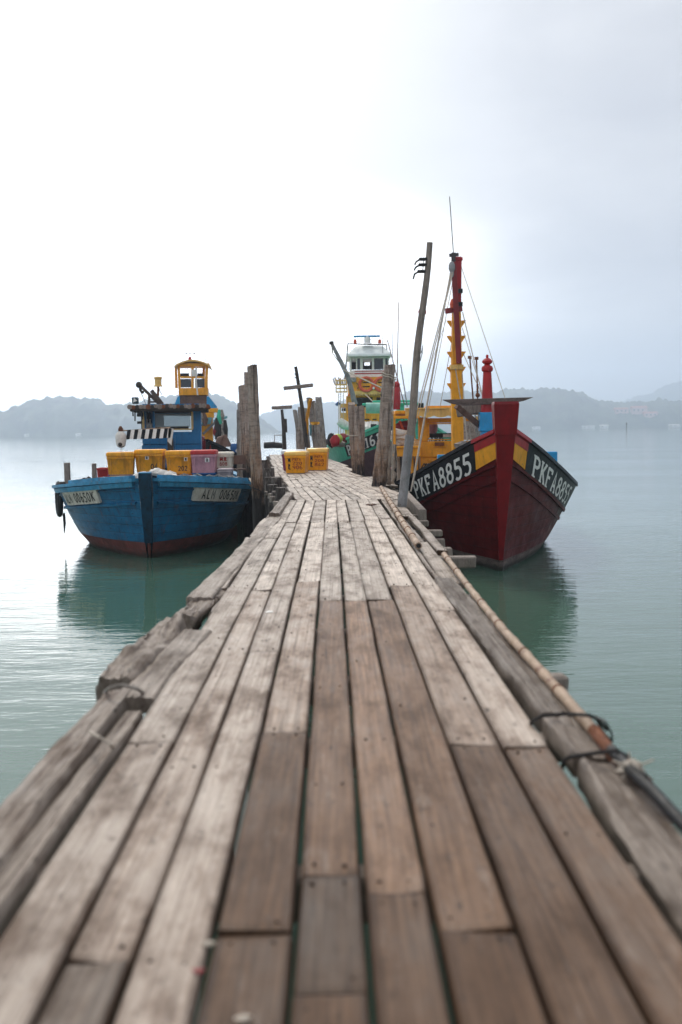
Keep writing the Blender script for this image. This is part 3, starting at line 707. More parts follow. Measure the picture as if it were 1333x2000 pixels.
for c in range(9):
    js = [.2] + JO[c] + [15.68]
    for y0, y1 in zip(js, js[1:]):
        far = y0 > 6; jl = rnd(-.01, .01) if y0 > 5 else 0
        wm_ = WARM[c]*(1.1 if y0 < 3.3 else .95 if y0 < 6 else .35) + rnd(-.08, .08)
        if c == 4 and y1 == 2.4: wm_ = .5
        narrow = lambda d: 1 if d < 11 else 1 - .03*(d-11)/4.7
        plank(A, LN[c]*narrow(y0)+SH(y0)+jl, LN[c+1]*narrow(y0)+SH(y0)+jl, y0, LN[c]*narrow(y1)+SH(y1)+jl, LN[c+1]*narrow(y1)+SH(y1)+jl, y1, wm_, dark=.58 if y1 < 2.6 else (.22 if c < 3 else .40) if y1 < 3.7 else .06 if y0 < 6 else 0, pale=(1.0 if y0 > 6 else (.9 if c in (0, 1, 2, 8) else .6) if y0 > 3.3 else .82 if c < 3 else .25 if c > 6 else .16)+rnd(-.08, .08), gap=rnd(.003, .0065))  # near boards darkened to paint in lens falloff; farther ones also paled for sheen
# outer boards of the straight run
for xl, xr, y0, y1, wv in ((.745, .79, 6.98, 15.6, .1), (-.93, -.757, 7.0, 10.4, .1), (-.9, -.755, 10.45, 12.6, .05), (-.86, -.75, 12.65, 15.6, .1), (.782, .93, 7.05, 9.7, .02), (.784, .9, 9.75, 12.5, .02),
                            (.935, 1.05, 9.0, 12.6, 0), (.77, .89, 12.6, 15.6, .05), (.9, 1.05, 12.7, 15.6, 0)):
    plank(A, xl+SH(y0), xr+SH(y0), y0, xl+SH(y1)+.02, xr+SH(y1), y1, wv, .05, .7, z=DECK-.006, wob=.02)
# the bend and the outer run
RT = [(15.7, 1.02), (20.8, .94), (24.9, .46), (34, -.1), (46, -1.2)]; LT = [(15.7, -.74), (17.8, -.9), (22, -1.26), (25.7, -1.69), (41, -2.9), (46, -3.3)]
rowsB = [15.7, 19.5, 23.4, 26.8, 30.4, 34.2, 38, 42, 46]
for r0, r1 in zip(rowsB, rowsB[1:]):
    x = -1.2 + rnd(0, .1)
    while x < 3.2:
        wd = rnd(.145, .185); j0 = r0; j1 = r1
        mid_ = rnd(.3, .7) if rnd(0, 1) < .35 else None
        for y0, y1 in ([(j0, j1)] if mid_ is None else [(j0, j0+(j1-j0)*mid_), (j0+(j1-j0)*mid_, j1)]):
            f_ = lambda d: x - .13 - .093*(d-15.7)
            yc = (y0+y1)/2
            if f_(yc) > interp(LT, yc)-.08 and f_(yc)+wd < interp(RT, yc)+.10:
                plank(A, f_(y0), f_(y0)+wd, y0, f_(y1), f_(y1)+wd, y1, rnd(0, .3), pale=.9+rnd(-.15, .15), z=DECK-.004+rnd(-.004, .004), wob=.03)
        x += wd
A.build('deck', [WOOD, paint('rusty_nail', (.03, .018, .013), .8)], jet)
SEC = [(-.5, -1), (-.5, -.6), (-.5, -.2), (-.44, -.06)] + [(-.4+.8*k/11, -.02+.03*(k % 2)) for k in range(12)] + [(.44, -.06), (.5, -.2), (.5, -.6), (.5, -1)]
def edge(pts, w_, h_, warm=0, dark=.1, zt=DECK+.02, amp=.012, sm='all', pale=.55, mat=None, name='edge_beam'):
    mb = MB(); mb.col = (warm, dark, pale, 1); rows = []; ps = [G(px, py, zt) for px, py in pts]; fine = []
    for a_, b_ in zip(ps, ps[1:]):
        n = max(1, int((b_-a_).length/.035)); fine += [a_ + (b_-a_)*(i/n) for i in range(n)]
    fine.append(ps[-1])
    for i, p_ in enumerate(fine):
        tdir = (fine[min(i+1, len(fine)-1)] - fine[max(0, i-1)]).normalized(); s_ = tdir.cross(V((0, 0, 1)))
        ring_ = []
        for a_, b_ in SEC:
            q = p_ + s_*(a_*w_) + V((0, 0, b_*h_)); q = q + noise.noise_vector(V((q.x*7, q.y*1.6, q.z*7)))*amp*(1 if amp > .03 else .5) + noise.noise_vector(V((q.x*45, q.y*2.5, q.z*45)))*amp*.55 + noise.noise_vector(V((q.x*60, q.y*14, q.z*60)))*amp*.3
            ring_.append(q)
        rows.append(ring_ + [ring_[0]])
    mb.grid(rows)
    for r_ in (rows[0], rows[-1]): mb.add(r_[:20], [tuple(range(20))])
    return mb.build(name, mat or WOOD, jet, smooth=sm)
edge([(-170, 1830), (-60, 1700), (60, 1545), (150, 1440), (232, 1345)], .125, .12, .25, .12, DECK+.022, .016, True)
edge([(-120, 1900), (20, 1705), (120, 1572), (205, 1462), (262, 1388)], .075, .09, .1, .12, DECK+.0, .008, True)
edge([(225, 1322), (262, 1290), (300, 1250), (345, 1208)], .15, .12, .0, .25, DECK+.02, .045)
edge([(262, 1362), (330, 1285), (385, 1230)], .17, .07, .05, .22, DECK+.012, .016)
edge([(352, 1205), (392, 1178), (432, 1150)], .16, .09, .0, .42, DECK-.02, .04)
edge([(425, 1195), (440, 1178), (455, 1160)], .12, .06, .05, .3, DECK-.01, .012)
edge([(388, 1166), (450, 1102), (500, 1052), (540, 1008)], .17, .06, .02, .12, DECK+.006, .015)
edge([(1452, 1850), (1316, 1672), (1172, 1484)], .16, .1, .05, .18, DECK+.02, .02, True, .3)
edge([(1160, 1474), (1127, 1432), (1100, 1398)], .15, .09, .05, .2, DECK+.02, .02, True, .3)
edge([(1094, 1390), (1014, 1300), (934, 1205), (867, 1128)], .145, .09, .0, .15, DECK+.02, .014, True, .3)
edge([(985, 1350), (930, 1285), (885, 1222), (850, 1170)], .05, .06, .0, .35, DECK-.01, .01)
# bearers, stringers and piles below the deck
for k, y in enumerate([1.5, 2.55, 3.6, 4.55, 5.7, 6.9, 8.05, 9.0, 9.75, 10.5, 11.25, 12.0, 12.8, 13.7, 14.6, 15.9, 17.3, 18.6, 20, 21.6, 23.2, 24.8, 26.4, 28.2, 30, 32, 34, 36.5, 39, 42, 45]):
    xl, xr = (-1.0, (1.03 if abs(y-4.55) < .01 else .93) if y < 8.5 else 1.02 + rnd(0, .24)) if y < 15.7 else (interp(LT, y)-.12, interp(RT, y)+.1)
    if abs(y-4.55) < .01: xl = -1.14
    hh = rnd(.07, .145); y = y + rnd(-.2, .2)*(8 < y < 15); zz = DECK-.052-hh/2-rnd(0, .05)*(8 < y < 15)
    mb = MB(); mb.beam((xl, y, zz), (xr, y+rnd(-.16, .16), zz+rnd(-.02, .02)), hh*rnd(.8, 1.3), hh); mb.rough(.03 if 8 < y < 15 else .012, 6)
    mb.build('bearer', GREYWOOD, jet, bevel=.012)
for xo in (-.62, .0, .62):
    mb = MB(); mb.beam((xo, .3, DECK-.29), (xo-.13, 15.7, DECK-.29), .1, .18); mb.beam((xo-.05, 15.2, DECK-.30), (xo-.05-2.6, 45, DECK-.30), .1, .18)
    mb.build('stringer', DARKWOOD, jet)
PILE = trunk_mat('jetty_pile_wood', (.10, .085, .075), (.06, .045, .038), dark_z=1.5, ring=12)
for y in [2.6, 5.7, 9, 12, 15.5, 18.6, 21.6, 24.8, 28, 32, 36.5, 41, 45]:
    for s_ in (-1, 1):
        x = s_*.78 if y < 15.6 else (interp(LT, y)-.05 if s_ < 0 else interp(RT, y)-.2)
        mb = MB(); mb.tube([(x+rnd(-.06, .06), y, -2.5), (x, y+.05, -.2), (x+rnd(-.03, .03), y+.03, DECK-.2)], [.125, .12, .10], 10, True, .06)
        mb.build('pile', PILE, jet, smooth=True)
for y, xo, zt, rr in ((17.0, -.14, 1.62, .10), (17.9, -.22, 1.78, .09), (18.8, -.2, 1.66, .12), (19.6, -.28, 1.74, .1), (20.6, -.2, 1.84, .11), (21.5, -.3, 1.8, .12), (22.6, -.26, 1.95, .13), (23.7, -.3, 1.9, .12), (25.0, -.3, 2.02, .14), (26.5, -.28, 2.02, .13)):
    x = interp(LT, y)+xo; mb = MB(); mb.tube([(x+rnd(-.1, .1), y, -2), (x, y, zt*.5), (x+rnd(-.05, .05), y+rnd(-.1, .1), zt)], [rr*1.2, rr*1.1, rr], 10, True, .08); mb.build('pile', PILE, jet, smooth=True)
for y in (16.2, 17.6, 18.3, 19.2, 20.2, 21.2, 22.2):                 # broken fender timbers along the bend
    x = interp(LT, y)-.12; mb = MB(); z_ = DECK - rnd(.06, .22); mb.beam((x-rnd(.12, .3), y-.25, z_), (x+.45, y+rnd(-.1, .3), z_+rnd(-.03, .03)), .1, .1); mb.rough(.03, 6); mb.build('broken_timber', GREYWOOD, jet, bevel=.01)
edge([(536, 1002), (552, 980), (566, 962)], .14, .13, 0, .3, DECK+.05, .02)
# ------------------------------------------------------------------ red fishing boat, right of the jetty
st0 = G(978, 1115, 0)
HR = Hull(st0, 3.0, 14.5, [(0, 2.72), (.6, 2.5), (1.2, 2.26), (2, 1.95), (3, 1.62), (4, 1.42), (5, 1.33), (8, 1.27), (12, 1.45), (14.5, 1.7)],
          [(0, .12), (.5, .45), (1.0, .78), (1.7, 1.2), (2.5, 1.58), (3.5, 2.0), (4.6, 2.3), (6, 2.4), (10, 2.3), (14.5, 1.9)],
          [(0, .04), (.6, .26), (1.5, .66), (2.5, 1.02), (4, 1.42), (6, 1.72), (10, 1.75), (14.5, 1.2)], .85, .85, deck=1.0)
RB = thing('fishing_boat', 'dark red wooden fishing boat with tall stem and yellow wheelhouse, right of jetty', 'boat', st0, 0, 'fishing boats moored along the jetty')
def red_bands(side, m, z, zs):
    if z < .22: return 1
    if side > 0 and m > 2.6 and zs - z < .75 and m > 3.2: return 1
    return 0
mb = MB(); HR.shell(mb, red_bands, .22, .75); mb.build('hull', [HRED, GREYHULL], RB, smooth=True)
mb = MB(); HR.inner(mb); HR.deckgrid(mb); mb.build('deck', paint('worn_deck_paint', (.12, .09, .07), .7), RB)
for sd_ in (-1, 1):
    mb = MB(); HR.strip(mb, sd_, .02, .58, .02, .17, .03, 8); o = mb.build('bulwark_cap', RED, RB)
    mb = MB(); HR.strip(mb, sd_, .02, .68, .17, .48, .018, 8, w0=.17, w1=.53); mb.build('bulwark_panel', YEL, RB)
    mb = MB(); HR.strip(mb, sd_, .58, 4.4, .0, .60, .024, 26, w0=.0, w1=.52, nv=4); nb = mb.build('number_band', BLACKP, RB)
    mb = MB(); HR.text(mb, sd_, 'PKFA8855', .68 if sd_ < 0 else .85, 2.78 if sd_ < 0 else 3.7, .13, .545, .029, w0=.10, w1=.46, thick=.155, adv=.70); mb.build('lettering', LETTER, nb, recalc=False)
    mb = MB(); HR.strip(mb, sd_, .02, 5.5, .56, .62, .05, 26, w0=.53, w1=.60, nv=1); mb.build('rubbing_strake', HRED, RB)
    mb = MB(); HR.strip(mb, sd_, .02, 5.5, .86, .92, .03, 26, w0=.72, w1=.78, nv=1); mb.build('rubbing_strake', HRED, RB)
    mb = MB(); HR.rail(mb, sd_, .05, .60, .16, .07, .03); mb.build('gunwale', RED, RB)
    mb = MB(); HR.rail(mb, sd_, .60, 4.5, .15, .07, .03); mb.build('gunwale', BLACKP, RB)
    mb = MB(); HR.rail(mb, sd_, 4.5, 14.4, .15, .07, .03); mb.build('gunwale', MAROON, RB)
mb = MB(); stem_post(HR, mb, 2.70, .22, .36, .06, .10, .34); mb.build('stem', STEMR, RB, bevel=.01); mb = MB(); stem_post(HR, mb, .215, -.3, .36, .06, .10, .30); mb.build('forefoot', GREYHULL, RB)
mb = MB()                                                  # the raised stem head, wider at the top
z0_, z1_ = 2.66, 3.27
ya = -HR.rake - .12
rows = []
for z_, w_, dy, dd in ((z0_, .40, 0, .42), (z0_+.05, .40, -.01, .42), (z1_-.05, .46, -.10, .50), (z1_, .44, -.09, .48)):
    rows.append([HR.W(-w_/2, ya+dy, z_), HR.W(w_/2, ya+dy, z_), HR.W(w_/2, ya+dy+dd, z_), HR.W(-w_/2, ya+dy+dd, z_), HR.W(-w_/2, ya+dy, z_)])
mb.grid(rows); mb.add(rows[-1][:4], [(0, 1, 2, 3)]); mb.add(rows[0][:4], [(0, 1, 2, 3)]); mb.build('stem_head', STEMR, RB, bevel=.012)
# blue timber bollards standing through the bulwark
for px, py, d_, w_ in ((872, 890, 21.9, .36), (1076, 884, 21.9, .30)):
    p = P(px, py, d_); mb = MB(); mb.bb(p.x-w_/2, p.x+w_/2, d_, d_+.25, p.z-1.0, p.z+.02); mb.build('bollard', BLUEB, RB, bevel=.015)
# samson post: blue foot, turned red head, grey cross timber
d_ = 22.0; p = P(955, 880, d_); zb = HR.deck; zc = P(955, 805, d_).z; zt = P(953, 692, d_).z; x_ = P(954, 800, d_).x
mb = MB(); mb.bb(x_-.14, x_+.14, d_, d_+.28, zb, zc-.42); mb.bb(x_-.18, x_+.18, d_-.02, d_+.30, zc-.42, zc); sp_ = mb.build('samson_post', BLUEB, RB, bevel=.012)
mb = MB(); h_ = zt - zc
mb.lathe((x_, d_+.14, zc), [(.15, 0), (.125, h_*.2), (.095, h_*.66), (.09, h_*.70), (.12, h_*.72), (.13, h_*.76), (.11, h_*.80), (.07, h_*.815), (.06, h_*.83), (.11, h_*.86), (.115, h_*.89), (.07, h_*.93), (.03, h_*.945), (.03, h_*.985), (.02, h_)], 14)
mb.build('post_head', RED, RB, smooth=True)
mb = MB(); a, b = P(864, 785, d_-.08), P(1043, 781, d_-.08)
mb.prism([a + V((0, 0, .05)), b + V((0, 0, .06)), b + V((-.22, 0, -.02)), b + V((-.42, 0, -.06)), a + V((.45, 0, -.09)), a + V((.2, 0, -.04))], (0, .07, 0))
mb.build('cross_timber', paint('dark_cross_plank', (.13, .095, .085), .75, .4, (.3, .26, .24), .05, 6, stretch=(1, 3, 3), bump=.5, damt=.5), RB, bevel=.01)
mb = MB(); mb.beam(P(892, 793, d_), P(938, 832, d_+.3), .12, .14, (0, 1, 0)); mb.build('brace', BROWN, RB, bevel=.01)
mb = MB(); mb.beam(P(893, 805, d_+.5), P(950, 794, d_+.2), .12, .24); mb.build('beam_end', GREYWOOD, RB, bevel=.02)
# mast
d_ = 23.6; xm = P(893, 850, d_).x; zt = P(893, 497, d_).z; zr = P(893, 712, d_).z; ymid = d_+.14
xt = P(889, 500, d_).x
mb = MB(); mb.beam((P(897, 900, d_).x, ymid, 1.0), (P(893, 715, d_).x, ymid, zr), .27, .27, (0, 1, 0)); mb.beam((P(893, 715, d_).x, ymid, zr), (P(893, 605, d_).x, ymid, P(893, 605, d_).z), .24, .24, (0, 1, 0), .2, .2)
mast = mb.build('mast', YEL, RB, bevel=.02)
for py in (625, 655, 686, 716, 748):
    for s_ in (-1, 1):
        q = P(893, py, d_); x0 = q.x + s_*.12; mb = MB()
        mb.prism([(x0, ymid-.05, q.z), (x0+s_*.10, ymid-.05, q.z), (x0+s_*.09, ymid-.05, q.z-.03), (x0, ymid-.05, q.z-.16)], (0, .10, 0)); mb.build('step', YEL, mast)
mb = MB(); mb.beam(P(893, 722, d_-.02) + V((0, .14, 0)), P(893, 712, d_-.02) + V((0, .14, 0)), .31, .31, (0, 1, 0)); mb.build('mast_collar', YELP, mast, bevel=.01)
mb = MB(); mb.beam(P(893.5, 607, d_+.14), P(895, 502, d_+.14), .17, .17, (0, 1, 0), .16, .16); mb.box(P(895, 507, d_+.14), (.2, .2, .08)); mb.build('topmast', RED, RB, bevel=.015)
mb = MB(); mb.beam(P(897, 710, d_-.06), P(886, 512, d_-.06), .12, .10, (0, 1, 0)); mb.build('derrick_boom', MAROON, RB, bevel=.01)
mb = MB(); mb.beam(P(870, 608, d_+.05), P(903, 603, d_+.05), .12, .12); mb.build('crosstree', MAROON, RB, bevel=.01)
mb = MB(); mb.beam(P(878, 499, d_), P(896, 497, d_), .06, .07); mb.beam(P(886, 515, d_), P(886, 494, d_), .09, .09, (0, 1, 0)); mb.build('mast_cap', paint('dark_iron', (.06, .05, .05), .6), RB)
mb = MB(); cable(mb, P(886, 494, d_), P(878.5, 384, d_), .011); mb.build('whip_antenna', WIRE, RB)
for pxa in (568, 594):
    mb = MB(); mb.bb(P(896, pxa, d_).x, P(904, pxa, d_).x, d_-.02, d_+.12, P(896, pxa+4, d_).z, P(896, pxa-4, d_).z); mb.build('cleat', BLACK, RB)
mb = MB(); mb.lathe(P(884.5, 594, d_), [(.03, -.1), (.06, -.08), (.07, 0), (.04, .09), (.02, .12)], 10); mb.build('mast_lamp', ORANGE, RB)
mb = MB(); mb.ball(P(883, 522, d_-.1), .10, 10, (.8, .8, 1.4)); mb.ball(P(883, 534, d_-.1), .07, 8, (.8, .8, 1.5)); mb.build('pulley_block', paint('grey_block', (.3, .3, .31), .5), RB)
rg = MB()
for a_, b_, r_ in (((881, 530, 23.5), (806, 950, 20.4), .02), ((884, 530, 23.5), (815, 800, 21.5), .012), ((880, 534, 23.5), (803, 960, 20.2), .014), ((901, 520, 23.7), (987, 778, 21.8), .008),
                  ((904, 610, 23.7), (944, 780, 22.2), .012), ((903, 640, 23.7), (940, 760, 22.2), .008), ((902, 710, 23.7), (912, 860, 23.0), .012), ((872, 625, 23.6), (846, 700, 22.6), .006), ((846, 700, 22.6), (812, 830, 21.6), .006)):
    cable(rg, P(*a_), P(*b_), r_)
cable(rg, P(886, 528, 23.5), P(822, 790, 21.3), .013); cable(rg, P(890, 520, 23.6), P(836, 806, 25.4), .008); cable(rg, P(893, 610, 23.7), P(860, 795, 25.6), .008); cable(rg, P(905, 690, 23.7), P(952, 790, 22.3), .010, .03); cable(rg, P(890, 720, 23.5), P(915, 866, 23.2), .014, .02)
rg.build('rigging', ROPE, RB)
for a_, b_ in (((918, 698, 24.5), (926, 800, 24.5)), ((931, 700, 24.3), (934, 800, 24.3))):
    mb = MB(); mb.tube([P(*a_), P(*b_)], .02, 6); mb.box(P(*a_), (.09, .06, .07)); mb.build('stay_rod', RUST, RB)
mb = MB()
for k in range(6): mb.ball(P(933, 752+k*4, 22.6), .03, 6)
mb.ball(P(933.5, 772, 22.6), .055, 8); mb.build('chain', RUST, RB)
# wheelhouse
D1 = 26.0
wh = MB()
wh.fbox(822, 869, 848, 946, D1, .1); wh.fbox(848, 893, 930, 946, D1, .1)
wh.fbox(822, 860, 975, 893, D1-.04, .14)
wh.fbox(818, 815, 836, 862, D1-.06, .16); wh.fbox(886, 815, 901, 862, D1-.02, .1); wh.fbox(960, 815, 975, 862, D1-.02, .1)
wh.fbox(836, 815, 975, 826, D1-.01, .08); wh.fbox(836, 856, 975, 860, D1-.03, .12)
a, b = P(822, 870, D1), P(975, 870, D1)
wh.bb(a.x, a.x+.08, D1+.1, D1+3.2, 1.2, 2.5); wh.bb(b.x-.08, b.x, D1+.1, D1+3.2, 1.2, 2.5); wh.bb(a.x, a.x+.1, D1+3.1, D1+3.25, 2.4, 3.2); wh.bb(b.x-.1, b.x, D1+3.1, D1+3.25, 2.4, 3.2)
wh.bb(a.x+.08, b.x-.08, D1+3.1, D1+3.2, 1.2, 2.35)
whl = wh.build('wheelhouse', YEL, RB, bevel=.012)
for x0, x1, y0, y1 in ((836, 886, 826, 829), (836, 839, 829, 856), (883, 886, 829, 856)):
    mb = MB(); mb.fbox(x0, y0, x1, y1, D1-.05, .05); mb.build('window_frame', YEL, whl, bevel=.006)
mb = MB(); mb.fbox(839, 846, 886, 855, D1+.4, .5); mb.fbox(901, 846, 960, 855, D1+.4, .5); mb.build('console', BLACK, whl)
mb = MB(); mb.fbox(866, 848, 882, 854, D1+.36, .03); mb.build('instrument_panel', WHITE, whl)
mb = MB(); mb.ball(P(845, 836, D1+1.0), .16, 10, (1, 1, 1.3), .2); mb.build('hanging_bag', PINK, whl, smooth=True)
mb = MB(); mb.fbox(838, 897, 850, 902, D1-.10, .1); mb.fbox(848, 870, 872, 874, D1-.08, .04); mb.build('trim_block', YEL, whl, bevel=.01)
mb = MB(); mb.fbox(850, 864, 868, 871, D1-.12, .06); mb.build('door_slide', RUST, whl)
# roof with its scalloped fascia and the board along it
a, b = P(771, 806, D1-.5), P(985, 800, D1-.5)
mb = MB(); mb.bb(a.x, b.x, D1-.5, D1+4, a.z-.03, a.z+.05); roof = mb.build('roof', YEL, RB, bevel=.01)
pl = []; n = 40; xa, xb = P(792, 806, D1-.52).x, P(890, 806, D1-.52).x; zt_ = P(800, 797, D1-.52).z
for i in range(n+1):
    u = i/n; pl.append(V((xa+(xb-xa)*u, D1-.53, zt_ - .20 - .05*abs(math.sin(u*PI*3.5)) - (.05 if u < .12 else 0))))
pl += [V((xb, D1-.53, zt_)), V((xa, D1-.53, zt_))]
mb = MB(); mb.prism(pl, (0, .05, 0)); mb.build('fascia', YELP, roof)
mb = MB(); mb.fbox(832, 792, 892, 799, D1-.3, .4); mb.build('roof_plank', YEL, roof, bevel=.01)
mb = MB(); mb.fbox(790, 797, 872, 799.5, D1-.58, .1); mb.build('roof_pole', YELP, roof)
mb = MB(); mb.fbox(930, 812, 1000, 822, D1-.35, .1); mb.build('roof_beam', YELP, roof, bevel=.01)
# side gallery on the left of the wheelhouse
mb = MB(); mb.fbox(768, 874, 822, 892, D1-.6, .5); mb.fbox(766, 871, 824, 876, D1-.65, .6); mb.fbox(768, 808, 773, 872, D1-.55, .1); mb.fbox(798, 808, 803, 872, D1-.55, .1); mb.fbox(768, 812, 820, 818, D1-.56, .12)
mb.build('side_gallery', YEL, RB, bevel=.01)
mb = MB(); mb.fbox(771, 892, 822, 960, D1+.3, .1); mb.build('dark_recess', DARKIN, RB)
mb = MB()
for x_ in (776, 780, 787, 800, 806, 811, 816, 820):
    pa = P(x_+rnd(-1, 1), 893, D1-.1+rnd(0, .2)); mb.tube([pa, pa + V((rnd(-.04, .04), .0, -.5)), pa + V((rnd(-.05, .05), 0, -1.1))], rnd(.018, .035), 6)
mb.build('hanging_rope', ROPE, RB)
for x_ in (803, 812):
    mb = MB(); mb.fbox(x_, 893, x_+5, 955, D1-.15, .1); mb.build('gallery_post', YEL, RB)
mb = MB()
for k in range(3):
    q = P(829+k*4, 905, D1-.2); mb.tube([q + V((.22*math.sin(i/10*2*PI)*.5, -.04*k, -.55+.55*math.cos(i/10*2*PI))) for i in range(11)], .018, 6)
mb.build('coiled_hose', DROPE, RB)
hull_net = MB()
for k, (px, py) in enumerate(((902, 870), (915, 874), (925, 868))): hull_net.ball(P(px, py, 23.2), .13, 10, (1.2, 1, .8), .5, k)
hull_net.build('rope_heap', NET, RB, smooth=True)
mb = MB()
for x_ in (922, 928, 934, 940, 945):
    pa = P(x_, 806, 22.6); mb.tube([pa, pa + V((rnd(-.15, .05), 0, -.4)), pa + V((rnd(-.1, .1), 0, -.75))], .016, 5)
mb.build('hanging_line', ROPE, RB)
mb = MB(); mb.fbox(905, 822, 958, 858, 24.8, .1); mb.build('net_curtain', NET, RB)

# ------------------------------------------------------------------ blue boat, left of the jetty
s1 = P(293, 1092, 22.1); s1.z = 0
HB = Hull(s1, -7.0, 10.5, [(0, 1.76), (.8, 1.66), (1.6, 1.57), (2.6, 1.49), (4, 1.42), (7, 1.37), (10.5, 1.46)],
          [(0, .16), (.3, .62), (.8, 1.30), (1.4, 1.85), (2.2, 2.28), (3.2, 2.46), (4.5, 2.48), (8, 2.3), (10.5, 1.9)],
          [(0, .05), (.4, .36), (1.2, .95), (2.2, 1.45), (3.5, 1.78), (6, 1.85), (10.5, 1.3)], .55, .7, deck=1.08)
BB = thing('fishing_boat', 'bluff blue fishing boat with dull red bottom loaded with fish boxes, left of jetty', 'boat', s1, 0, 'fishing boats moored along the jetty')
def blue_bands(side, m, z, zs):
    if z < .36: return 1
    if side > 0 and 3.2 < m < 4.2 and .45 < z < .7: return 2
    return 0
mb = MB(); HB.shell(mb, blue_bands, .36); mb.build('hull', [BLUE, ANTIF, paint('scuffed_blue_paint', (.05, .13, .22), .6, .4, (.25, .27, .27), .12, 5)], BB, smooth=True)
mb = MB(); HB.inner(mb); HB.deckgrid(mb); mb.build('deck', paint('grimy_blue_deck', (.05, .09, .12), .7, .4), BB)
for sd_ in (-1, 1):
    mb = MB(); HB.strip(mb, sd_, .06, 10.3, .0, .10, .09, 40, nv=2); mb.rough(.012, 4); mb.build('rub_rail', BLUEL, BB, smooth=True)
    mb = MB(); HB.strip(mb, sd_, .06, 10.3, .16, .19, .035, 40, nv=1); mb.build('strake', BLUE, BB)
    mb = MB(); HB.strip(mb, sd_, .06, 10.3, .46, .51, .055, 40, nv=1); mb.build('strake', BLUE, BB)
    mb = MB(); HB.rail(mb, sd_, .04, 10.4, .26, .07, .02, n=36); mb.build('gunwale', BLUEL, BB)
    mb = MB(); HB.rail(mb, sd_, .10, 2.3 if sd_ > 0 else 1.5, .15, .10, .08, n=20); mb.rough(.015, 5); mb.build('cap_rail', BLUEL, BB)
    mb = MB(); HB.strip(mb, sd_, .72 if sd_ < 0 else .62, 2.0, .10, .42, .062, 14, nv=2)
    nb = mb.build('name_board', PLATE, BB)
    mb = MB(); HB.text(mb, sd_, 'ALM 00650K', .80 if sd_ < 0 else .78, 1.92, .155, .365, .066, thick=.15, adv=.76, serif=False, wob=.04); mb.build('lettering', LBLACK, nb, recalc=False)
mb = MB(); stem_post(HB, mb, 1.92, .35, .27, .16, .20, .34); mb.build('stem_post', STEMB, BB, bevel=.015)
mb = MB(); a_ = HB.W(0, -HB.rake*1.09-.20+.02+.14, 1.92); mb.box(a_ + V((0, 0, .012)), (.265, .32, .03), HB.R); mb.build('stem_cap', BLUEL, BB, bevel=.008)
mb = MB(); stem_post(HB, mb, .55, -.3, .14, .05, .06, .2); mb.build('forefoot', ANTIF, BB)
for px, py, d_, w_, h_ in ((131, 935, 25.0, .13, .40), (184, 935, 27.5, .11, .42)):
    p = P(px, py, d_); mb = MB(); mb.bb(p.x-w_/2, p.x+w_/2, d_, d_+.14, p.z-.35, p.z+h_); mb.build('bollard', GREYWOOD, BB, bevel=.012)
mb = MB()
for k in range(14):
    u = k/13; q = HB.sv(-1, 3.0+u*4.5, -.03, -.12); mb.ball(q, .10, 8, (1, 1, .75), .6, k)
mb.build('rail_padding', DROPE, BB, smooth=True)
mb = MB()
for k in range(7):
    u = k/6; q = HB.sv(1, .5+u*1.6, -.06, -.14-.04*(k % 2)); mb.tube([q + V((-.1, rnd(-.08, .08), .02)), q + V((0, rnd(-.05, .05), .06)), q + V((.12, rnd(-.08, .08), .01))], .02, 6)
mb.build('rail_rope', NET, BB, smooth=True)
mb = MB(); c0 = HB.W(0, -.2, 1.55)
for k in range(4): mb.tube([c0 + HB.R @ V((.17*math.cos(q*PI/8), .2*math.sin(q*PI/8), -.05*k + .02*math.sin(q))) for q in range(17)], .018, 6)
mb.build('stem_lashing', DROPE, BB, smooth=True)
# wheelhouse
D2 = 28.6
TURN[0] = (P(336, 850, D2), HB.R)
wh = MB()
wh.fbox(280, 868, 392, 914, D2, .1); wh.fbox(280, 843, 392, 868, D2+.004, .096)
wh.fbox(280, 792, 285, 843, D2, .1); wh.fbox(377, 792, 392, 843, D2, .1); wh.fbox(280, 788, 392, 803, D2+.002, .098)
a, b = P(280, 850, D2), P(392, 850, D2)
wh.bb(a.x, a.x+.08, D2+.1, D2+2.2, 1.1, 3.6); wh.bb(b.x-.08, b.x, D2+.1, D2+2.2, 1.1, 3.6)
wh.bb(a.x+.08, b.x-.08, D2+2.1, D2+2.2, 1.1, 2.75); wh.bb(a.x+.08, b.x-.08, D2+2.1, D2+2.2, 3.3, 3.6); wh.bb(a.x+.08, a.x+.5, D2+2.1, D2+2.2, 2.75, 3.3); wh.bb(b.x-.3, b.x-.08, D2+2.1, D2+2.2, 2.75, 3.3)
whb = wh.build('wheelhouse', CABIN, BB)
for r_ in ((279, 801, 377, 804), (279, 837, 377, 841), (279, 804, 282.5, 837), (373.5, 804, 377, 837)):
    mb = MB(); mb.fbox(*r_, D2-.03, .05); mb.build('window_frame', CREAM, whb, bevel=.006)
mb = MB(); mb.fbox(302, 807, 372, 835, D2+.05, .012); mb.build('pane', GLASS, whb)
mb = MB(); mb.fbox(300, 803, 303, 838, D2+.02, .05); mb.build('sash', CABIN, whb)
mb = MB(); mb.fbox(285, 804, 301, 838, D2+.9, .06); mb.fbox(286, 832, 372, 840, D2+.5, .4); mb.build('dashboard', DARKIN, whb)
for x_ in (292, 298):
    mb = MB(); q = P(x_, 836, D2+.4); mb.lathe(q, [(.06, 0), (.06, .12), (.02, .16), (.02, .26)], 8); mb.build('bottle', WHITE, whb)
a, b = P(248, 800, D2-.5), P(405, 797, D2-.5)
mb = MB(); mb.bb(a.x+.05, b.x-.05, D2-.55, D2+2.6, a.z-.06, a.z+.10); rf = mb.build('roof', DARKWOOD, BB, bevel=.02)
n = 22
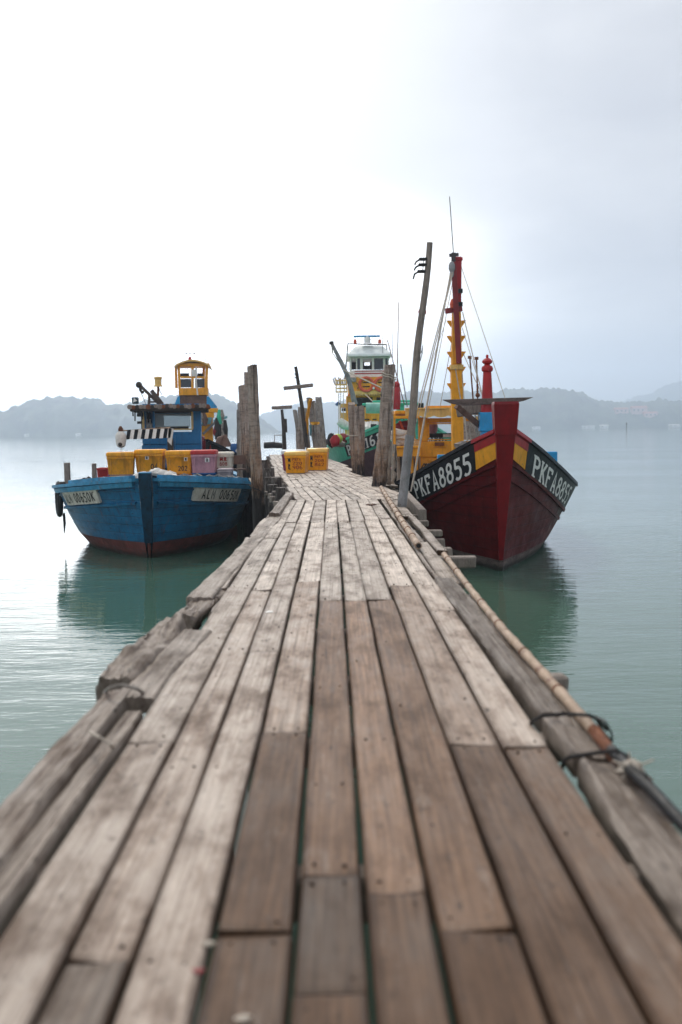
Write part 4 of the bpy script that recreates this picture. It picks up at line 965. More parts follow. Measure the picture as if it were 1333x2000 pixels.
for k in range(n):
    u = (k+.5)/n; mb = MB(); c = V((a.x + (b.x-a.x)*u, D2-.62, a.z+.07+rnd(-.02, .02)))
    mb.tube([c, c + V((rnd(-.02, .02), 2.2, .02))], rnd(.055, .075), 9); mb.build('roof_pole', [GREYWOOD, RUST, DARKWOOD, GREYWOOD][k % 4], rf, smooth=True)
for px in (258, 262, 268, 275):
    mb = MB(); q = P(px, 803, D2-.4); mb.tube([q, q + V((rnd(-.03, .03), 0, -rnd(.12, .3)))], .02, 5); mb.build('hanging_cord', DROPE, rf)
mb = MB(); mb.fbox(257, 776, 269, 789, D2-.3, .25); bx_ = mb.build('signal_lamp_box', paint('dark_teal_box', (.02, .05, .06), .5), BB, bevel=.02)
mb = MB(); q = P(263, 782, D2-.31); mb.add([q+V((-.06, 0, -.06)), q+V((.06, 0, -.02)), q+V((-.03, 0, .07))], [(0, 1, 2)]); mb.build('lamp_mark', WHITE, bx_)
mb = MB(); mb.fbox(268, 823, 276, 828, D2-.2, .1); mb.fbox(269, 806, 279, 814, D2-.2, .12); mb.build('side_lamp', BLACK, whb)
d_ = D2+1.5
mb = MB(); mb.tube([P(321, 795, d_), P(322, 755, d_)], .035, 8); lp = mb.build('lamp_post', RUST, BB)
mb = MB(); mb.lathe(P(322, 755, d_), [(.13, 0), (.10, .06), (.10, .2), (.12, .24), (.12, .28), (.02, .30)], 12); mb.build('lamp', YELP, lp)
mb = MB(); mb.beam(P(284, 750, d_), P(325, 790, d_), .09, .09); mb.beam(P(305, 770, d_), P(304, 797, d_), .08, .08, (0, 1, 0)); mb.beam(P(309, 763, d_), P(330, 790, d_), .2, .12); mb.beam(P(305, 785, d_), P(318, 785, d_), .05, .05)
gl = mb.build('gallows', paint('rusty_dark_steel', (.09, .07, .06), .65, .4, (.16, .07, .03), .1, 8), BB, bevel=.01)
mb = MB(); mb.ball(P(285, 752, d_), .10, 8); mb.ball(P(288, 760, d_), .07, 8, (.7, .7, 1.3)); mb.ball(P(292, 766, d_), .05, 8); mb.build('pulley_block', DARKWOOD, gl)
mb = MB(); cable(mb, P(284, 749, d_), P(352, 785, d_+3), .012, .1); cable(mb, P(286, 760, d_), P(300, 793, d_), .01); cable(mb, P(322, 752, d_), P(350, 770, d_+3), .01, .05); mb.build('wire', WIRE, gl)
mb = MB(); mb.fbox(321, 856, 331, 915, D2-.9, .25); wn_ = mb.build('winch_post', DARKWOOD, BB, bevel=.02)
mb = MB(); mb.fbox(329, 850, 335, 886, D2-.8, .12); mb.build('winch_guard', CABIN, wn_)
TURN[0] = None
# the yellow tower boat, moored astern of the blue one
s3 = P(398, 1000, 33.5); s3.z = 0
HY = Hull(s3, -6.0, 13, [(0, 2.5), (.8, 2.2), (1.6, 1.9), (3, 1.5), (5, 1.3), (9, 1.3), (13, 1.6)],
          [(0, .14), (.5, .5), (1.1, .9), (2.2, 1.55), (3.5, 2.0), (6, 2.2), (13, 1.7)], [(0, .05), (1.5, .7), (3, 1.2), (6, 1.6), (13, 1.2)], .7, .8, deck=1.0)
YB = thing('fishing_boat', 'fishing boat with narrow yellow lookout cabin, moored astern of the blue boat', 'boat', s3, 0, 'fishing boats moored along the jetty')
mb = MB(); HY.shell(mb, lambda s, m, z, zs: 0 if zs-z > .45 else 1, .3, .45); mb.build('hull', [HRED, BLACKP], YB, smooth=True)
mb = MB(); HY.inner(mb); HY.deckgrid(mb); mb.build('deck', DARKWOOD, YB)
for sd_ in (-1, 1):
    mb = MB(); HY.rail(mb, sd_, .05, 12.9, .16, .08, .03); mb.build('gunwale', BLACKP, YB)
mb = MB(); stem_post(HY, mb, 2.5, -.3, .3, .1, .1, .34); mb.build('stem', MAROON, YB)
mb = MB(); mb.fbox(386, 852, 398, 868, 33.0, .35); mb.fbox(384, 865, 412, 884, 33.1, .4)
mb.build('stem_head', MAROON, YB, bevel=.03)
D3 = 41.5
TURN[0] = (P(378, 750, D3), HY.R)
def twr(px0, px1, py, d, dd): a, b = P(px0, py, d), P(px1, py, d); return [V((a.x, d, a.z)), V((b.x, d, a.z)), V((b.x, d+dd, a.z)), V((a.x, d+dd, a.z)), V((a.x, d, a.z))]
mb = MB()
def quadpost(x0, x1, y0, x2, x3, y1, d, dd):
    r0 = twr(x0, x1, y0, d, dd); r1 = twr(x2, x3, y1, d, dd); mb.grid([r0, r1]); mb.add(r0[:4], [(0, 1, 2, 3)]); mb.add(r1[:4], [(0, 1, 2, 3)])
quadpost(350, 406, 772, 349.5, 406.5, 758, D3, 1.3)                      # lower panel
quadpost(349, 354, 758, 347.5, 352, 714, D3, .1); quadpost(400, 406, 758, 402, 407, 714, D3, .1); quadpost(374, 379, 758, 374, 379, 714, D3+.003, .1)
quadpost(354, 374, 739, 354, 374, 735, D3+.01, .08); quadpost(379, 400, 739, 379, 400, 735, D3+.01, .08)
quadpost(349, 354, 758, 347.5, 352, 714, D3+1.2, .1); quadpost(400, 406, 758, 402, 407, 714, D3+1.2, .1)
quadpost(347, 408, 716, 346, 409, 710, D3-.01, 1.32)
tw = mb.build('lookout_cabin', YEL, YB, bevel=.01)
mb = MB(); rows = []
for yy in (D3-.2, D3+1.6):
    row = []
    for k in range(13):
        u = k/12; p = P(342+70*u, 715 - 12*math.sin(u*PI)**.8, D3); row.append(V((p.x, yy, p.z)))
    rows.append(row + [q - V((0, 0, .07)) for q in row[::-1]] + [row[0]])
mb.grid(rows)
for r_ in rows: mb.add(r_[:-1], [tuple(range(26))])
mb.build('cabin_roof', YELP, YB)
for r_ in ((354, 740, 374, 757), (382, 740, 400, 757)):
    mb = MB(); mb.fbox(*r_, D3+.06, .015); mb.build('pane', DGLASS, tw)
mb = MB(); mb.fbox(355, 729, 372, 736, D3+.5, .3); mb.build('seat_back', BLACK, tw); mb = MB(); mb.fbox(388, 729, 400, 736, D3+.5, .3); mb.build('seat_back', BLACK, tw)
mb = MB(); mb.fbox(375, 722, 383, 735, D3-.03, .03); mb.build('white_board', WHITE, tw)
mb = MB(); mb.tube([P(383, 716, D3-.1), P(383, 745, D3-.12), P(386, 772, D3-.1)], .035, 6); mb.build('cable', SACK, tw)
mb = MB(); mb.lathe(P(374, 704, D3+.5), [(.06, 0), (.07, .05), (.06, .12), (.02, .15)], 10); mb.build('red_lamp', RED, YB)
mb = MB(); mb.tube([P(375, 702, D3+.6), P(375, 689, D3+.6)], .012, 5); mb.tube([P(367, 690, D3+.6), P(383, 690, D3+.6)], .012, 5); mb.ball(P(367, 690, D3+.6), .04, 6); mb.ball(P(383, 690, D3+.6), .04, 6); mb.build('wind_gauge', WIRE, YB)
for px, px2, py in ((346, 344, 648), (404, 403, 672)):
    mb = MB(); mb.tube([P(px, 712, D3+.5), P(px2, py, D3+.5)], .011, 5); mb.build('whip_antenna', WIRE, YB)
mb = MB(); mb.fbox(352, 772, 404, 812, D3+.1, 1.2); mb.build('cabin_base', BROWN, YB)
mb = MB(); q = lambda x, y: P(x, y, D3)
mb.prism([q(404, 774), q(408, 774), q(424, 794), q(424, 799), q(404, 799)], (0, .3, 0)); mb.prism([q(352, 774), q(348, 774), q(342, 790), q(352, 790)], (0, .3, 0)); mb.build('side_wing', BLUEB, YB)
mb = MB(); mb.fbox(404, 797, 426, 806, D3-.02, .35); mb.fbox(402, 806, 418, 816, D3-.01, .3); mb.build('cornice', YEL, YB, bevel=.02)
mb = MB(); mb.fbox(404, 816, 416, 870, D3+.1, .3); mb.build('deckhouse_post', YEL, YB); mb = MB(); mb.fbox(388, 822, 418, 870, D3+1.2, .1); mb.build('deckhouse_wall', YEL, YB); mb = MB(); mb.fbox(411, 843, 434, 846, D3, .06); mb.build('deckhouse_rail', YEL, YB)
mb = MB(); mb.prism([q(392, 816), q(414, 813), q(412, 828), q(392, 829)], (0, .8, -.05)); mb.build('awning', CYAN, YB)
mb = MB(); mb.beam(P(396, 848, D3-.1), P(425, 820, D3-.1), .12, .1); mb.build('strut', GALV, YB)
mb = MB(); mb.prism([q(416, 820), q(444, 812), q(444, 816), q(430, 822), q(418, 824)], (0, 1.2, 0)); mb.build('side_awning', CYAN, YB)
TURN[0] = None
hang = ((383, 812, .5, NET), (388, 816, .7, DROPE), (393, 806, .4, NET), (400, 808, .5, BROWN), (424, 816, .9, DROPE), (429, 800, .6, GREEN), (434, 800, .5, NET), (440, 820, .8, DROPE), (436, 825, 1.3, NET), (428, 822, 1.0, BLACK), (385, 845, .6, SACK), (421, 832, .4, MAROON))
for k, (px, py, ln, mt) in enumerate(hang):
    mb = MB(); mb.tube([P(px, py, D3-.3), P(px+rnd(-1, 1), py, D3-.3)-V((0, 0, ln*.5)), P(px+rnd(-2, 2), py, D3-.3)-V((0, 0, ln))], [.05, .13, .06], 8, True, .2)
    mb.build('hanging_gear', mt, YB, smooth=True)
mb = MB(); mb.prism([P(408, 878, 35), P(440, 884, 35), P(470, 905, 35), P(498, 915, 35), P(498, 930, 35), P(460, 920, 35), P(425, 895, 35), P(408, 892, 35)], (0, .5, 0)); mb.build('bulwark_side', BLACKP, YB, bevel=.02)
mb = MB()
for k in range(9): mb.ball(P(408+k*4.2+rnd(-1, 1), 876+k*1.0+rnd(-2, 2), 35.6), rnd(.1, .17), 8, (1, 1, .8), .6, k)
mb.build('gear_heap', NET, YB, smooth=True)
mb = MB(); mb.tube([P(428, 870, 36), P(433, 858, 36), P(439, 850, 36), P(441, 873, 36)], [.2, .16, .08, .2], 8, True, .2); mb.build('tied_net', BROWN, YB, smooth=True)

# ------------------------------------------------------------------ green boat farther out on the right
s2 = P(795, 1000, 37.5); s2.z = 0
HG = Hull(s2, -3.0, 20, [(0, 3.25), (.8, 3.0), (1.8, 2.66), (3, 2.36), (4.5, 2.1), (7, 1.9), (14, 1.9), (20, 2.3)],
          [(0, .15), (.7, .62), (1.6, 1.3), (2.6, 1.95), (3.8, 2.5), (5.5, 2.9), (9, 3.0), (20, 2.4)], [(0, .05), (1.5, .7), (3, 1.3), (6, 2.1), (20, 1.6)], 1.0, .85, deck=1.5)
GB = thing('fishing_boat', 'largest fishing boat with green bow band, white pilothouse and two orange life rings', 'boat', s2, 0, 'fishing boats moored along the jetty')
mb = MB(); HG.shell(mb, lambda s, m, z, zs: 1 if zs-z < .72 else 0, .3, .72); mb.build('hull', [PURP, GREEN], GB, smooth=True)
mb = MB(); HG.inner(mb); HG.deckgrid(mb); mb.build('deck', GREEN, GB)
for sd_ in (-1, 1):
    mb = MB(); HG.rail(mb, sd_, .05, 19.8, .2, .10, .03); mb.build('gunwale', GREEN, GB)
    mb = MB(); HG.strip(mb, sd_, .05, 12, .0, .14, .05, 30, nv=1); mb.build('rub_rail', GREEN, GB)
    mb = MB(); HG.strip(mb, sd_, .6, 3.35, .16, .62, .03, 20); nb = mb.build('number_board', BLACKP, GB)
    mb = MB(); HG.text(mb, sd_, 'PKFA1618', .8, 3.2, .2, .58, .036, thick=.17, adv=.68); mb.build('lettering', LETTER, nb, recalc=False)
mb = MB(); stem_post(HG, mb, 3.4, -.3, .36, .1, .1, .3); mb.build('stem', GREEN, GB)
D4 = 47.0
def gbx(name, r, d, dp, mt, par=None, bev=.01, lab=None):
    mb = MB(); mb.fbox(*r, d, dp); o = mb.build(name, mt, par or GB, bevel=bev)
    if lab: o['label'] = lab
    return o
hs = gbx('lower_house', (678, 772, 762, 836), D4+.3, 4, YEL)
gbx('doorway', (697, 776, 728, 796), D4+.27, .03, DARKIN, hs); gbx('doorway', (736, 776, 756, 796), D4+.27, .03, DARKIN, hs)
for r_ in ((712, 805, 716, 838), (725, 805, 733, 838)): gbx('house_stile', r_, D4+.22, .08, YEL, hs)
for yy in (818, 824): gbx('vent_slot', (712, yy, 722, yy+2.5), D4+.2, .03, DARKIN, hs); gbx('vent_slot', (728, yy, 736, yy+2.5), D4+.2, .03, DARKIN, hs)
fs_ = gbx('upper_fascia', (681, 736, 766, 768), D4-.3, 4.4, YEL)
n = 14; a, b = P(688, 768, D4-.35), P(752, 768, D4-.35)
pl = [V((a.x + (b.x-a.x)*i/(2*n), D4-.36, a.z - (.16 if i % 2 else .02))) for i in range(2*n+1)] + [V((b.x, D4-.36, a.z+.1)), V((a.x, D4-.36, a.z+.1))]
mb = MB(); mb.prism(pl, (0, .05, 0)); mb.build('scalloped_trim', YELP, fs_)
wh = MB(); wh.fbox(684, 722, 760, 737, D4, 3); wh.fbox(684, 697, 760, 700, D4, 3)
for x0, x1 in ((684, 686), (696, 698), (704, 709), (727, 731), (749, 753), (758, 760)): wh.fbox(x0, 700, x1, 722, D4, .1)
a, b = P(684, 712, D4), P(760, 712, D4)
zb_, zt_ = P(722, 722, D4).z, P(722, 700, D4).z
for k in range(4):
    wh.bb(a.x, a.x+.08, D4+.7*k+.3, D4+.7*k+.5, zb_, zt_); wh.bb(b.x-.08, b.x, D4+.7*k+.3, D4+.7*k+.5, zb_, zt_)
ph = wh.build('pilothouse', WHITE, GB, bevel=.008)
gbx('back_wall', (686, 700, 712, 722), D4+2.6, .05, DARKIN, ph); gbx('back_wall', (723, 700, 758, 722), D4+2.6, .05, DARKIN, ph); gbx('back_wall', (712, 714, 723, 722), D4+2.55, .05, DARKIN, ph)
gbx('pane', (731, 700, 749, 722), D4+.04, .015, DGLASS, ph); gbx('pane', (753, 700, 758, 722), D4+.04, .015, DGLASS, ph); gbx('pane', (698, 700, 704, 722), D4+.04, .015, DGLASS, ph)
gbx('red_stripe', (693, 723.5, 757, 726), D4-.02, .03, RED, ph); gbx('red_stripe', (693, 728, 757, 731), D4-.02, .03, RED, ph)
mb = MB(); zc = P(722, 697, D4).z; cx = (a.x+b.x)/2; hw = (b.x-a.x)/2
rows = [[V((cx+sx_*w_, D4+1.4+sy_*l_, zc+h_)) for sx_, sy_ in ((-1, -1), (1, -1), (1, 1), (-1, 1), (-1, -1))] for w_, l_, h_ in ((hw*1.12, 1.9, 0), (hw*1.12, 1.9, .10), (hw*1.0, 1.6, .22), (hw*.72, 1.2, .50), (hw*.55, .9, .56))]
mb.grid(rows); mb.add(rows[-1][:4], [(0, 1, 2, 3)]); mb.add(rows[0][:4], [(0, 1, 2, 3)]); mb.build('pilothouse_roof', paint('pale_green_white_roof', (.74, .80, .78), .4, .06), GB, bevel=.03, smooth=True)
mb = MB(); L_ = [P(679, 705, D4+.2), P(680, 671, D4+.2)]; mb.tube([P(674, 740, D4+.2), P(680, 671, D4+.2), P(720, 673, D4+.2), P(755, 673, D4+.2), P(757, 690, D4+.2)], .035, 6)
rk = mb.build('roof_rack', paint('dark_rack_pipe', (.08, .07, .06), .5), GB)
for x_ in (694, 742):
    mb = MB(); mb.lathe(P(x_, 671, D4+.2), [(.07, 0), (.08, .06), (.07, .16), (.03, .2)], 10); mb.build('orange_lamp', ORANGE, rk)
mb = MB(); mb.lathe(P(718, 673, D4+.2), [(.28, 0), (.2, .06), (.14, .1), (.16, .25), (.1, .38)], 12); rd = mb.build('radar_base', WHITE, rk, smooth=True)
mb = MB(); mb.fbox(691, 654.5, 743, 658.5, D4+.1, .25); mb.build('radar_bar', BLUEB, rd, bevel=.02)
for x_ in (716, 746):
    mb = MB(); mb.ring(P(x_, 751, D4-.36), .31, .07, (0, 1, 0), 24, 10); ls_ = mb.build('life_ring', ORANGE, fs_, smooth=True)
    for yy in (747, 755): gbx('dark_slot', (x_-7, yy-1.2, x_+7, yy+1.2), D4-.33, .02, DARKIN, fs_)
mb = MB(); mb.ball(P(730, 758, D4-.38), .07, 8); mb.build('white_lamp', WHITE, fs_)
gbx('grey_box', (685, 737, 696, 746), D4-.5, .2, GALV, GB, .02)
mb = MB(); mb.beam(P(697, 748, D4-.33), P(703, 756, D4-.33), .05, .03); mb.beam(P(702, 754, D4-.33), P(698, 760, D4-.33), .05, .03); mb.build('painted_mark', BROWN, fs_)
# derrick, lookout basket and white gallery on the left
mb = MB(); mb.tube([P(648, 670, D4-3), P(680, 735, D4-3), P(694, 790, D4-3)], [.07, .10, .12], 8); dk = mb.build('derrick', GALV, GB)
mb = MB(); cable(mb, P(648, 670, D4-3), P(650, 690, D4-3), .03); cable(mb, P(650, 690, D4-3), P(690, 745, D4-2.5), .02); cable(mb, P(650, 668, D4-3), P(675, 715, D4-2), .012); cable(mb, P(670, 722, D4-3), P(760, 764, D4-6), .03); cable(mb, P(714, 770, D4-2), P(745, 800, D4-5), .02); mb.build('derrick_rope', ROPE, dk)
mb = MB(); mb.box(P(648, 670, D4-3), (.2, .16, .14)); mb.build('derrick_block', DARKWOOD, dk)
mb = MB()
for yy in (742, 750, 757, 764): mb.fbox(656, yy, 678, yy+3.0, D4-.2, .06)
for x_ in (656, 664, 672, 677): mb.fbox(x_, 740, x_+1.6, 767, D4-.22, .05)
bs = mb.build('slatted_basket', YELP, GB)
mb = MB()
for k in range(8): mb.tube([P(655+k*3, 752, D4-.1), P(651+k*3.6, 739+rnd(-3, 3), D4-.1)], .03, 5)
mb.build('stacked_poles', BAMBOO, bs)
gbx('gallery', (664, 788, 686, 795), D4+.4, 2, YELP); gbx('gallery', (664, 806, 688, 823), D4+.4, 2, YELP); gbx('gallery_window', (668, 797, 680, 803), D4+.42, .05, DARKIN)
for x_ in (664, 676, 684): gbx('gallery_post', (x_, 795, x_+2.5, 822), D4+.38, .08, YELP)
mb = MB()
for x_ in (662, 666, 671): cable(mb, P(x_, 768, D4), P(x_, 862, D4-.4), .02)
mb.build('gallery_rope', ROPE, GB)
mb = MB(); mb.tube([P(662, 822, D4-.5), P(672, 830, D4-.5), P(684, 834, D4-.4)], [.18, .22, .18], 8, True, .25); mb.build('net_roll', SACK, GB, smooth=True)
for x_ in (674, 680): gbx('yellow_post', (x_, 822, x_+5, 866), D4-.3, .15, YELP)
mb = MB(); mb.tube([P(657, 792, D4), P(661, 787, D4), P(664, 790, D4)], .08, 6); mb.build('blue_hose', BOXB, GB)
# green rail and winch forward, red bollard and rods
for r_, dd in (((708, 786, 818, 792), 41), ((728, 781, 812, 786), 41.6), ((716, 793, 760, 801), 41.2), ((776, 790, 790, 830), 41.1), ((790, 786, 816, 791), 41.8)): gbx('winch_frame', r_, dd, .4, GREEN, None, .03)
mb = MB(); mb.tube([P(715, 797, 41), P(765, 797, 41)], .22, 12); mb.build('winch_drum', paint('pale_green_drum', (.22, .48, .40), .4), GB, smooth=True)
gbx('rail_box', (812, 787, 828, 806), 41.5, .5, DARKIN)
mb = MB(); p = P(775, 800, 40.5); h_ = P(775, 745, 40.5).z - p.z
mb.lathe(p, [(.15, 0), (.15, h_*.1), (.17, h_*.3), (.15, h_*.75), (.12, h_*.8), (.15, h_*.85), (.14, h_*.93), (.06, h_)], 14); mb.build('red_bollard', RED, GB, smooth=True)
for a_, b_, r_, mt in (((757, 664), (790, 790), .02, RUST), ((779, 590), (776, 750), .02, RUST), ((783, 712), (796, 795), .025, GALV), ((769, 565), (767, 700), .012, WIRE), ((745, 575), (748, 690), .010, WIRE), ((684, 640), (684, 672), .008, WIRE)):
    mb = MB(); mb.tube([P(*a_, 41.0), P(*b_, 41.0)], r_, 6); mb.build('rod', mt, GB)
mb = MB()
for k in range(9): mb.tube([P(706+k*6, 856, 40.2), P(705+k*6, 838, 40.3), P(707+k*6, 826+rnd(-2, 2), 40.8)], [.16, .14, .08], 8, True, .15)
mb.build('net_heap', SACK, GB, smooth=True)
gbx('dark_winch', (725, 828, 736, 842), 40.0, .3, DARKIN, None, .02)
# ------------------------------------------------------------------ fish boxes on the blue boat
def bxat(label, px, py_bot, d, wpx, hpx, dp, body, lidm, **kw):
    p = P(px, py_bot, d); k = d/F
    return fish_box(label, p.x, d+dp/2, p.z, wpx*k, dp, hpx*k, body, lidm, group='fish boxes on the blue boat', **kw)
bxat('yellow lidded fish box farthest left on the blue boat, tilted and darker', 234, 929, 25.4, 52, 46, .5, BOXY2, BOXY2, rz=.12)
bxat('yellow lidded fish box with pale sticker and handwritten 04 on the blue boat', 292, 923, 25.6, 55, 45, .5, BOXY2, BOXY, sticker=(-.05, .38, .045), marks=[('04', .04, .22, .08, .22, LBLACK)])
bxat('yellow lidded fish box with sticker at its upper right, beside the pink box', 351, 926, 25.4, 51, 46, .5, BOXY2, BOXY, rz=-.06, sticker=(.19, .38, .045), marks=[('202', -.02, .22, .08, .2, LBLACK)])
bxat('faded pink fish box with red lid on the blue boat', 398, 924, 25.3, 48, 45, .5, PINK, BOXR, sticker=(.1, .33, .055))
bxat('white fish box with red painted marks beside the pink box', 437, 914, 25.9, 34, 31, .5, BOXW, BOXW, marks=[('风化', -.10, .10, .18, .28, LRED), ('808', -.10, .10, .06, .15, LRED)])
bxat('lilac grey lidded crate below the white fish box', 439, 938, 25.2, 28, 23, .45, CRATEG, CRATEG)
bxat('shallow yellow fish box under the leftmost tilted box', 238, 944, 25.2, 47, 15, .5, BOXY2, BOXY2, lid=False)
bxat('shallow yellow fish box under the box beside the pink one', 353, 944, 25.2, 49, 16, .5, BOXY, BOXY, lid=False)
bxat('blue fish box under the pink one', 399, 944, 25.1, 46, 20, .5, BOXB, BOXB, lid=False)
bxat('dark blue lid board on the box under the leftmost yellow box', 236, 931, 25.3, 50, 3.5, .5, BOXB, BOXB, lid=False, name='box_lid', cat='lid')
bxat('red open bin behind the boxes at the left rail', 203, 944, 26.2, 26, 30, .45, BOXR, BOXR, lid=False, name='plastic_bin', cat='bin')
def things_mesh(name, label, cat, mb, mat, origin, group=None, **kw):
    return tag(mb.build(name, mat, origin=origin, **kw), label, cat, group)
p = P(296, 932, 24.4)
for k, (px, py, d_, r_) in enumerate(((272, 931, 24.2, .12), (281, 927, 24.5, .10), (306, 922, 24.3, .13), (318, 926, 24.2, .13), (330, 930, 24.1, .12), (340, 933, 24.0, .10))):
    q = P(px, py, d_); mb = MB(); mb.ball(q, r_, 14, (1.25, 1, .8), .3, k)
    o = things_mesh('net_float', 'pale net float lying in a heap behind the blue stem post', 'float', mb, SACK, q, 'net floats heaped behind the blue stem', smooth=True)
q = P(333, 925, 25.0); mb = MB(); mb.tube([P(325, 925, 25)+V((0, 0, -.04)), q, P(345, 924, 25)+V((0, 0, -.03))], [.05, .07, .04], 8, True, .2)
things_mesh('cloth', 'rumpled pale cloth lying between two yellow boxes on the blue boat', 'cloth', mb, SACK, q, smooth=True)
# striped boom laid across the winch, with a float hanging from it
sb = thing('striped_barrier', 'black and white striped board slung in front of the blue wheelhouse', 'barrier', P(288, 848, 27.2))
a, b = P(246, 849, 27.2), P(333, 846, 27.2)
mb = MB(); n = 12
for k in range(n):
    mb.mi = k % 2; u0, u1 = k/n, (k+1)/n; pa, pb = a + (b-a)*u0, a + (b-a)*u1; sl = V((.05, 0, 0))
    mb.prism([pa - V((0, 0, .13)), pb - V((0, 0, .13)), pb + sl + V((0, 0, .13)), pa + sl + V((0, 0, .13))], (0, .05, 0))
mb.build('board', [BLACKP, WHITE], sb)
mb = MB(); mb.prism([b + V((-.04, 0, .13)), b + V((.09, 0, .12)), b + V((.02, 0, -.33)), b + V((-.08, 0, -.22))], (0, .06, 0)); mb.build('cloth_tail', SACK, sb)
mb = MB(); mb.tube([a + V((-.2, .02, .1)), b + V((0, .02, .15))], .02, 6); mb.build('top_bar', BAMBOO, sb)
fl = thing('hanging_float', 'white plastic float with rusty cap hanging left of the striped board', 'float', P(237, 853, 27.2))
q = P(237, 866, 27.2); mb = MB(); mb.lathe(q + V((0, 0, -.12)), [(.05, 0), (.12, .05), (.15, .2), (.15, .34), (.10, .42), (.05, .45)], 14); mb.build('float_body', SACK, fl, smooth=True)
mb = MB(); mb.lathe(q + V((0, 0, .33)), [(.06, 0), (.07, .06), (.04, .12), (.02, .14)], 10); mb.build('cap', RUST, fl)
mb = MB(); mb.ball(q + V((.0, -.12, -.03)), .06, 8); mb.build('stain_plug', DARKWOOD, fl)
mb = MB(); cable(mb, q + V((0, 0, -.12)), q + V((-.02, 0, -.62)), .01); cable(mb, q + V((0, 0, .45)), a + V((0, 0, .12)), .014, .03); mb.build('cord', ROPE, fl)
q = P(116, 975, 24.6); mb = MB(); mb.ring(q, .26, .075, (.9, .35, 0), 22, 8)
for v in range(len(mb.v)): mb.v[v].z = q.z + (mb.v[v].z-q.z)*1.35
tf = thing('tyre_fender', 'black tyre fender hanging off the left bow of the blue boat', 'fender', q); mb.build('tyre', BLACK, tf, smooth=True)
mb = MB(); cable(mb, P(118, 948, 24.5), q + V((0, 0, .3)), .016); mb.tube([q + V((.1, 0, -.35)), q + V((.12, 0, -.6)), q + V((.1, 0, -.85))], [.03, .035, .01], 6, True, .3); mb.build('rope', DROPE, tf)
q = P(462, 875, 36.0); mb = MB(); mb.lathe((q.x, 36, q.z-.5), [(.2, 0), (.22, .05), (.22, .55), (.2, .62), (.16, .66)], 14)
dr = thing('blue_drum', 'blue plastic drum on the yellow cabined boat beside the palm trunk posts', 'drum', (q.x, 36, q.z-.5)); mb.build('barrel', BOXB, dr, smooth=True)
mb = MB(); mb.ball((q.x+.05, 35.79, q.z-.1), .07, 8, (1, .2, 1)); mb.build('drum_mark', WHITE, dr)
ch = thing('metal_chair', 'small rusty metal chair standing on the right side of the blue boat deck', 'chair', P(470, 940, 26.6))
cq = P(468, 944, 26.6); 
def cl(*pts, r=.014, nm='frame', mt=RUST): m_ = MB(); m_.tube([cq + V(p_) for p_ in pts], r, 6); return m_.build(nm, mt, ch)
cl((-.2, 0, 0), (-.19, 0, .3), (-.14, 0, .36), (.2, 0, .36), nm='leg', mt=ROPE); cl((.22, 0, 0), (.2, 0, .36), nm='leg'); cl((-.2, .3, 0), (-.2, .3, .75), nm='leg'); cl((.2, .3, 0), (.2, .3, .75), nm='leg')
mb = MB(); mb.box(cq + V((0, .15, .37)), (.42, .34, .03)); mb.build('seat', BROWN, ch); mb = MB(); mb.box(cq + V((0, .31, .62)), (.42, .03, .24)); mb.build('backrest', BROWN, ch)
# ------------------------------------------------------------------ fish boxes on the jetty
MK = [('风', -.21, -.12, .27, .40, LBLACK), ('化', -.21, -.12, .10, .24, LBLACK)]
b1 = P(580, 922, 25.6)
fish_box('yellow fish box with white-looking wet lid, nearest the camera on the jetty', b1.x, 25.95, DECK, .545, .75, .56, BOXY, LIDY, rz=-.10, group='fish boxes on the jetty', marks=MK + [('PKFA', -.07, .15, .32, .39, LRED), ('220', -.07, .18, .22, .29, LRED), ('906', -.07, .19, .10, .19, LRED)])
b2 = P(620, 917, 27.2)
fish_box('yellow fish box standing just right of and behind the nearest jetty box', b2.x+.02, 27.65, DECK, .56, .8, .60, BOXY, LIDY, rz=-.05, group='fish boxes on the jetty', marks=MK + [('PKFA', -.07, .15, .34, .40, LRED), ('208', -.07, .19, .23, .30, LRED), ('842', -.07, .19, .11, .20, LRED)])
b3 = P(574, 912, 27.2)
fish_box('plum coloured fish box with white lid behind the nearest jetty box', b3.x, 27.75, DECK, .56, .9, .56, BOXP, LIDW, rz=-.12, group='fish boxes on the jetty')
# ------------------------------------------------------------------ coconut trunk posts
def tp(label, pxb, pyb, pxt, pyt, d, rpx, zb=None, d1=None, mat=None, tap=.92, group='coconut trunk mooring posts beside the jetty', cut=.05, zlow=-1.5, wob=.03):
    b_ = P(pxb, pyb, d); t_ = P(pxt, pyt, d1 or d); zb = zlow if zb is None else zb
    u = (zb - b_.z)/(t_.z - b_.z); q = b_ + (t_-b_)*u; r = rpx*d/F
    return trunk('mooring_post', label, q, t_, r, r*tap, mat, group, cut=cut, wob=wob)
tp('tall grey palm trunk post, nearest of the row beside the blue boat', 506, 1000, 494, 715, 16.0, 15.5, tap=.62)
tp('slimmer palm trunk post just behind and left of the tall one', 489, 945, 484, 727, 26.3, 8.0, tap=.8)
tp('shorter broken-topped palm trunk post left of the slimmer one', 483, 940, 475, 752, 27.4, 10.5, tap=.85, cut=.12)
tp('thin grey post at the left end of the trunk row, flat top', 471, 880, 469, 788, 28.8, 5.0, mat=TRUNK2)
tp('thin grey post behind the flat-topped one, lowest of the trunk row', 467, 880, 466, 802, 30, 4.5, mat=TRUNK2)
tp('big leaning palm trunk post on the right edge of the jetty, roped', 741, 948, 762, 714, 19.3, 14.5, zb=1.4, tap=.74)
tp('left one of the twin palm trunks in front of the green bow', 697, 935, 686, 790, 25.3, 8, tap=.9, cut=.1)
tp('straight right one of the twin palm trunks in front of the green bow', 702, 938, 702, 793, 25.0, 10.5, tap=.95)
rw = MB()
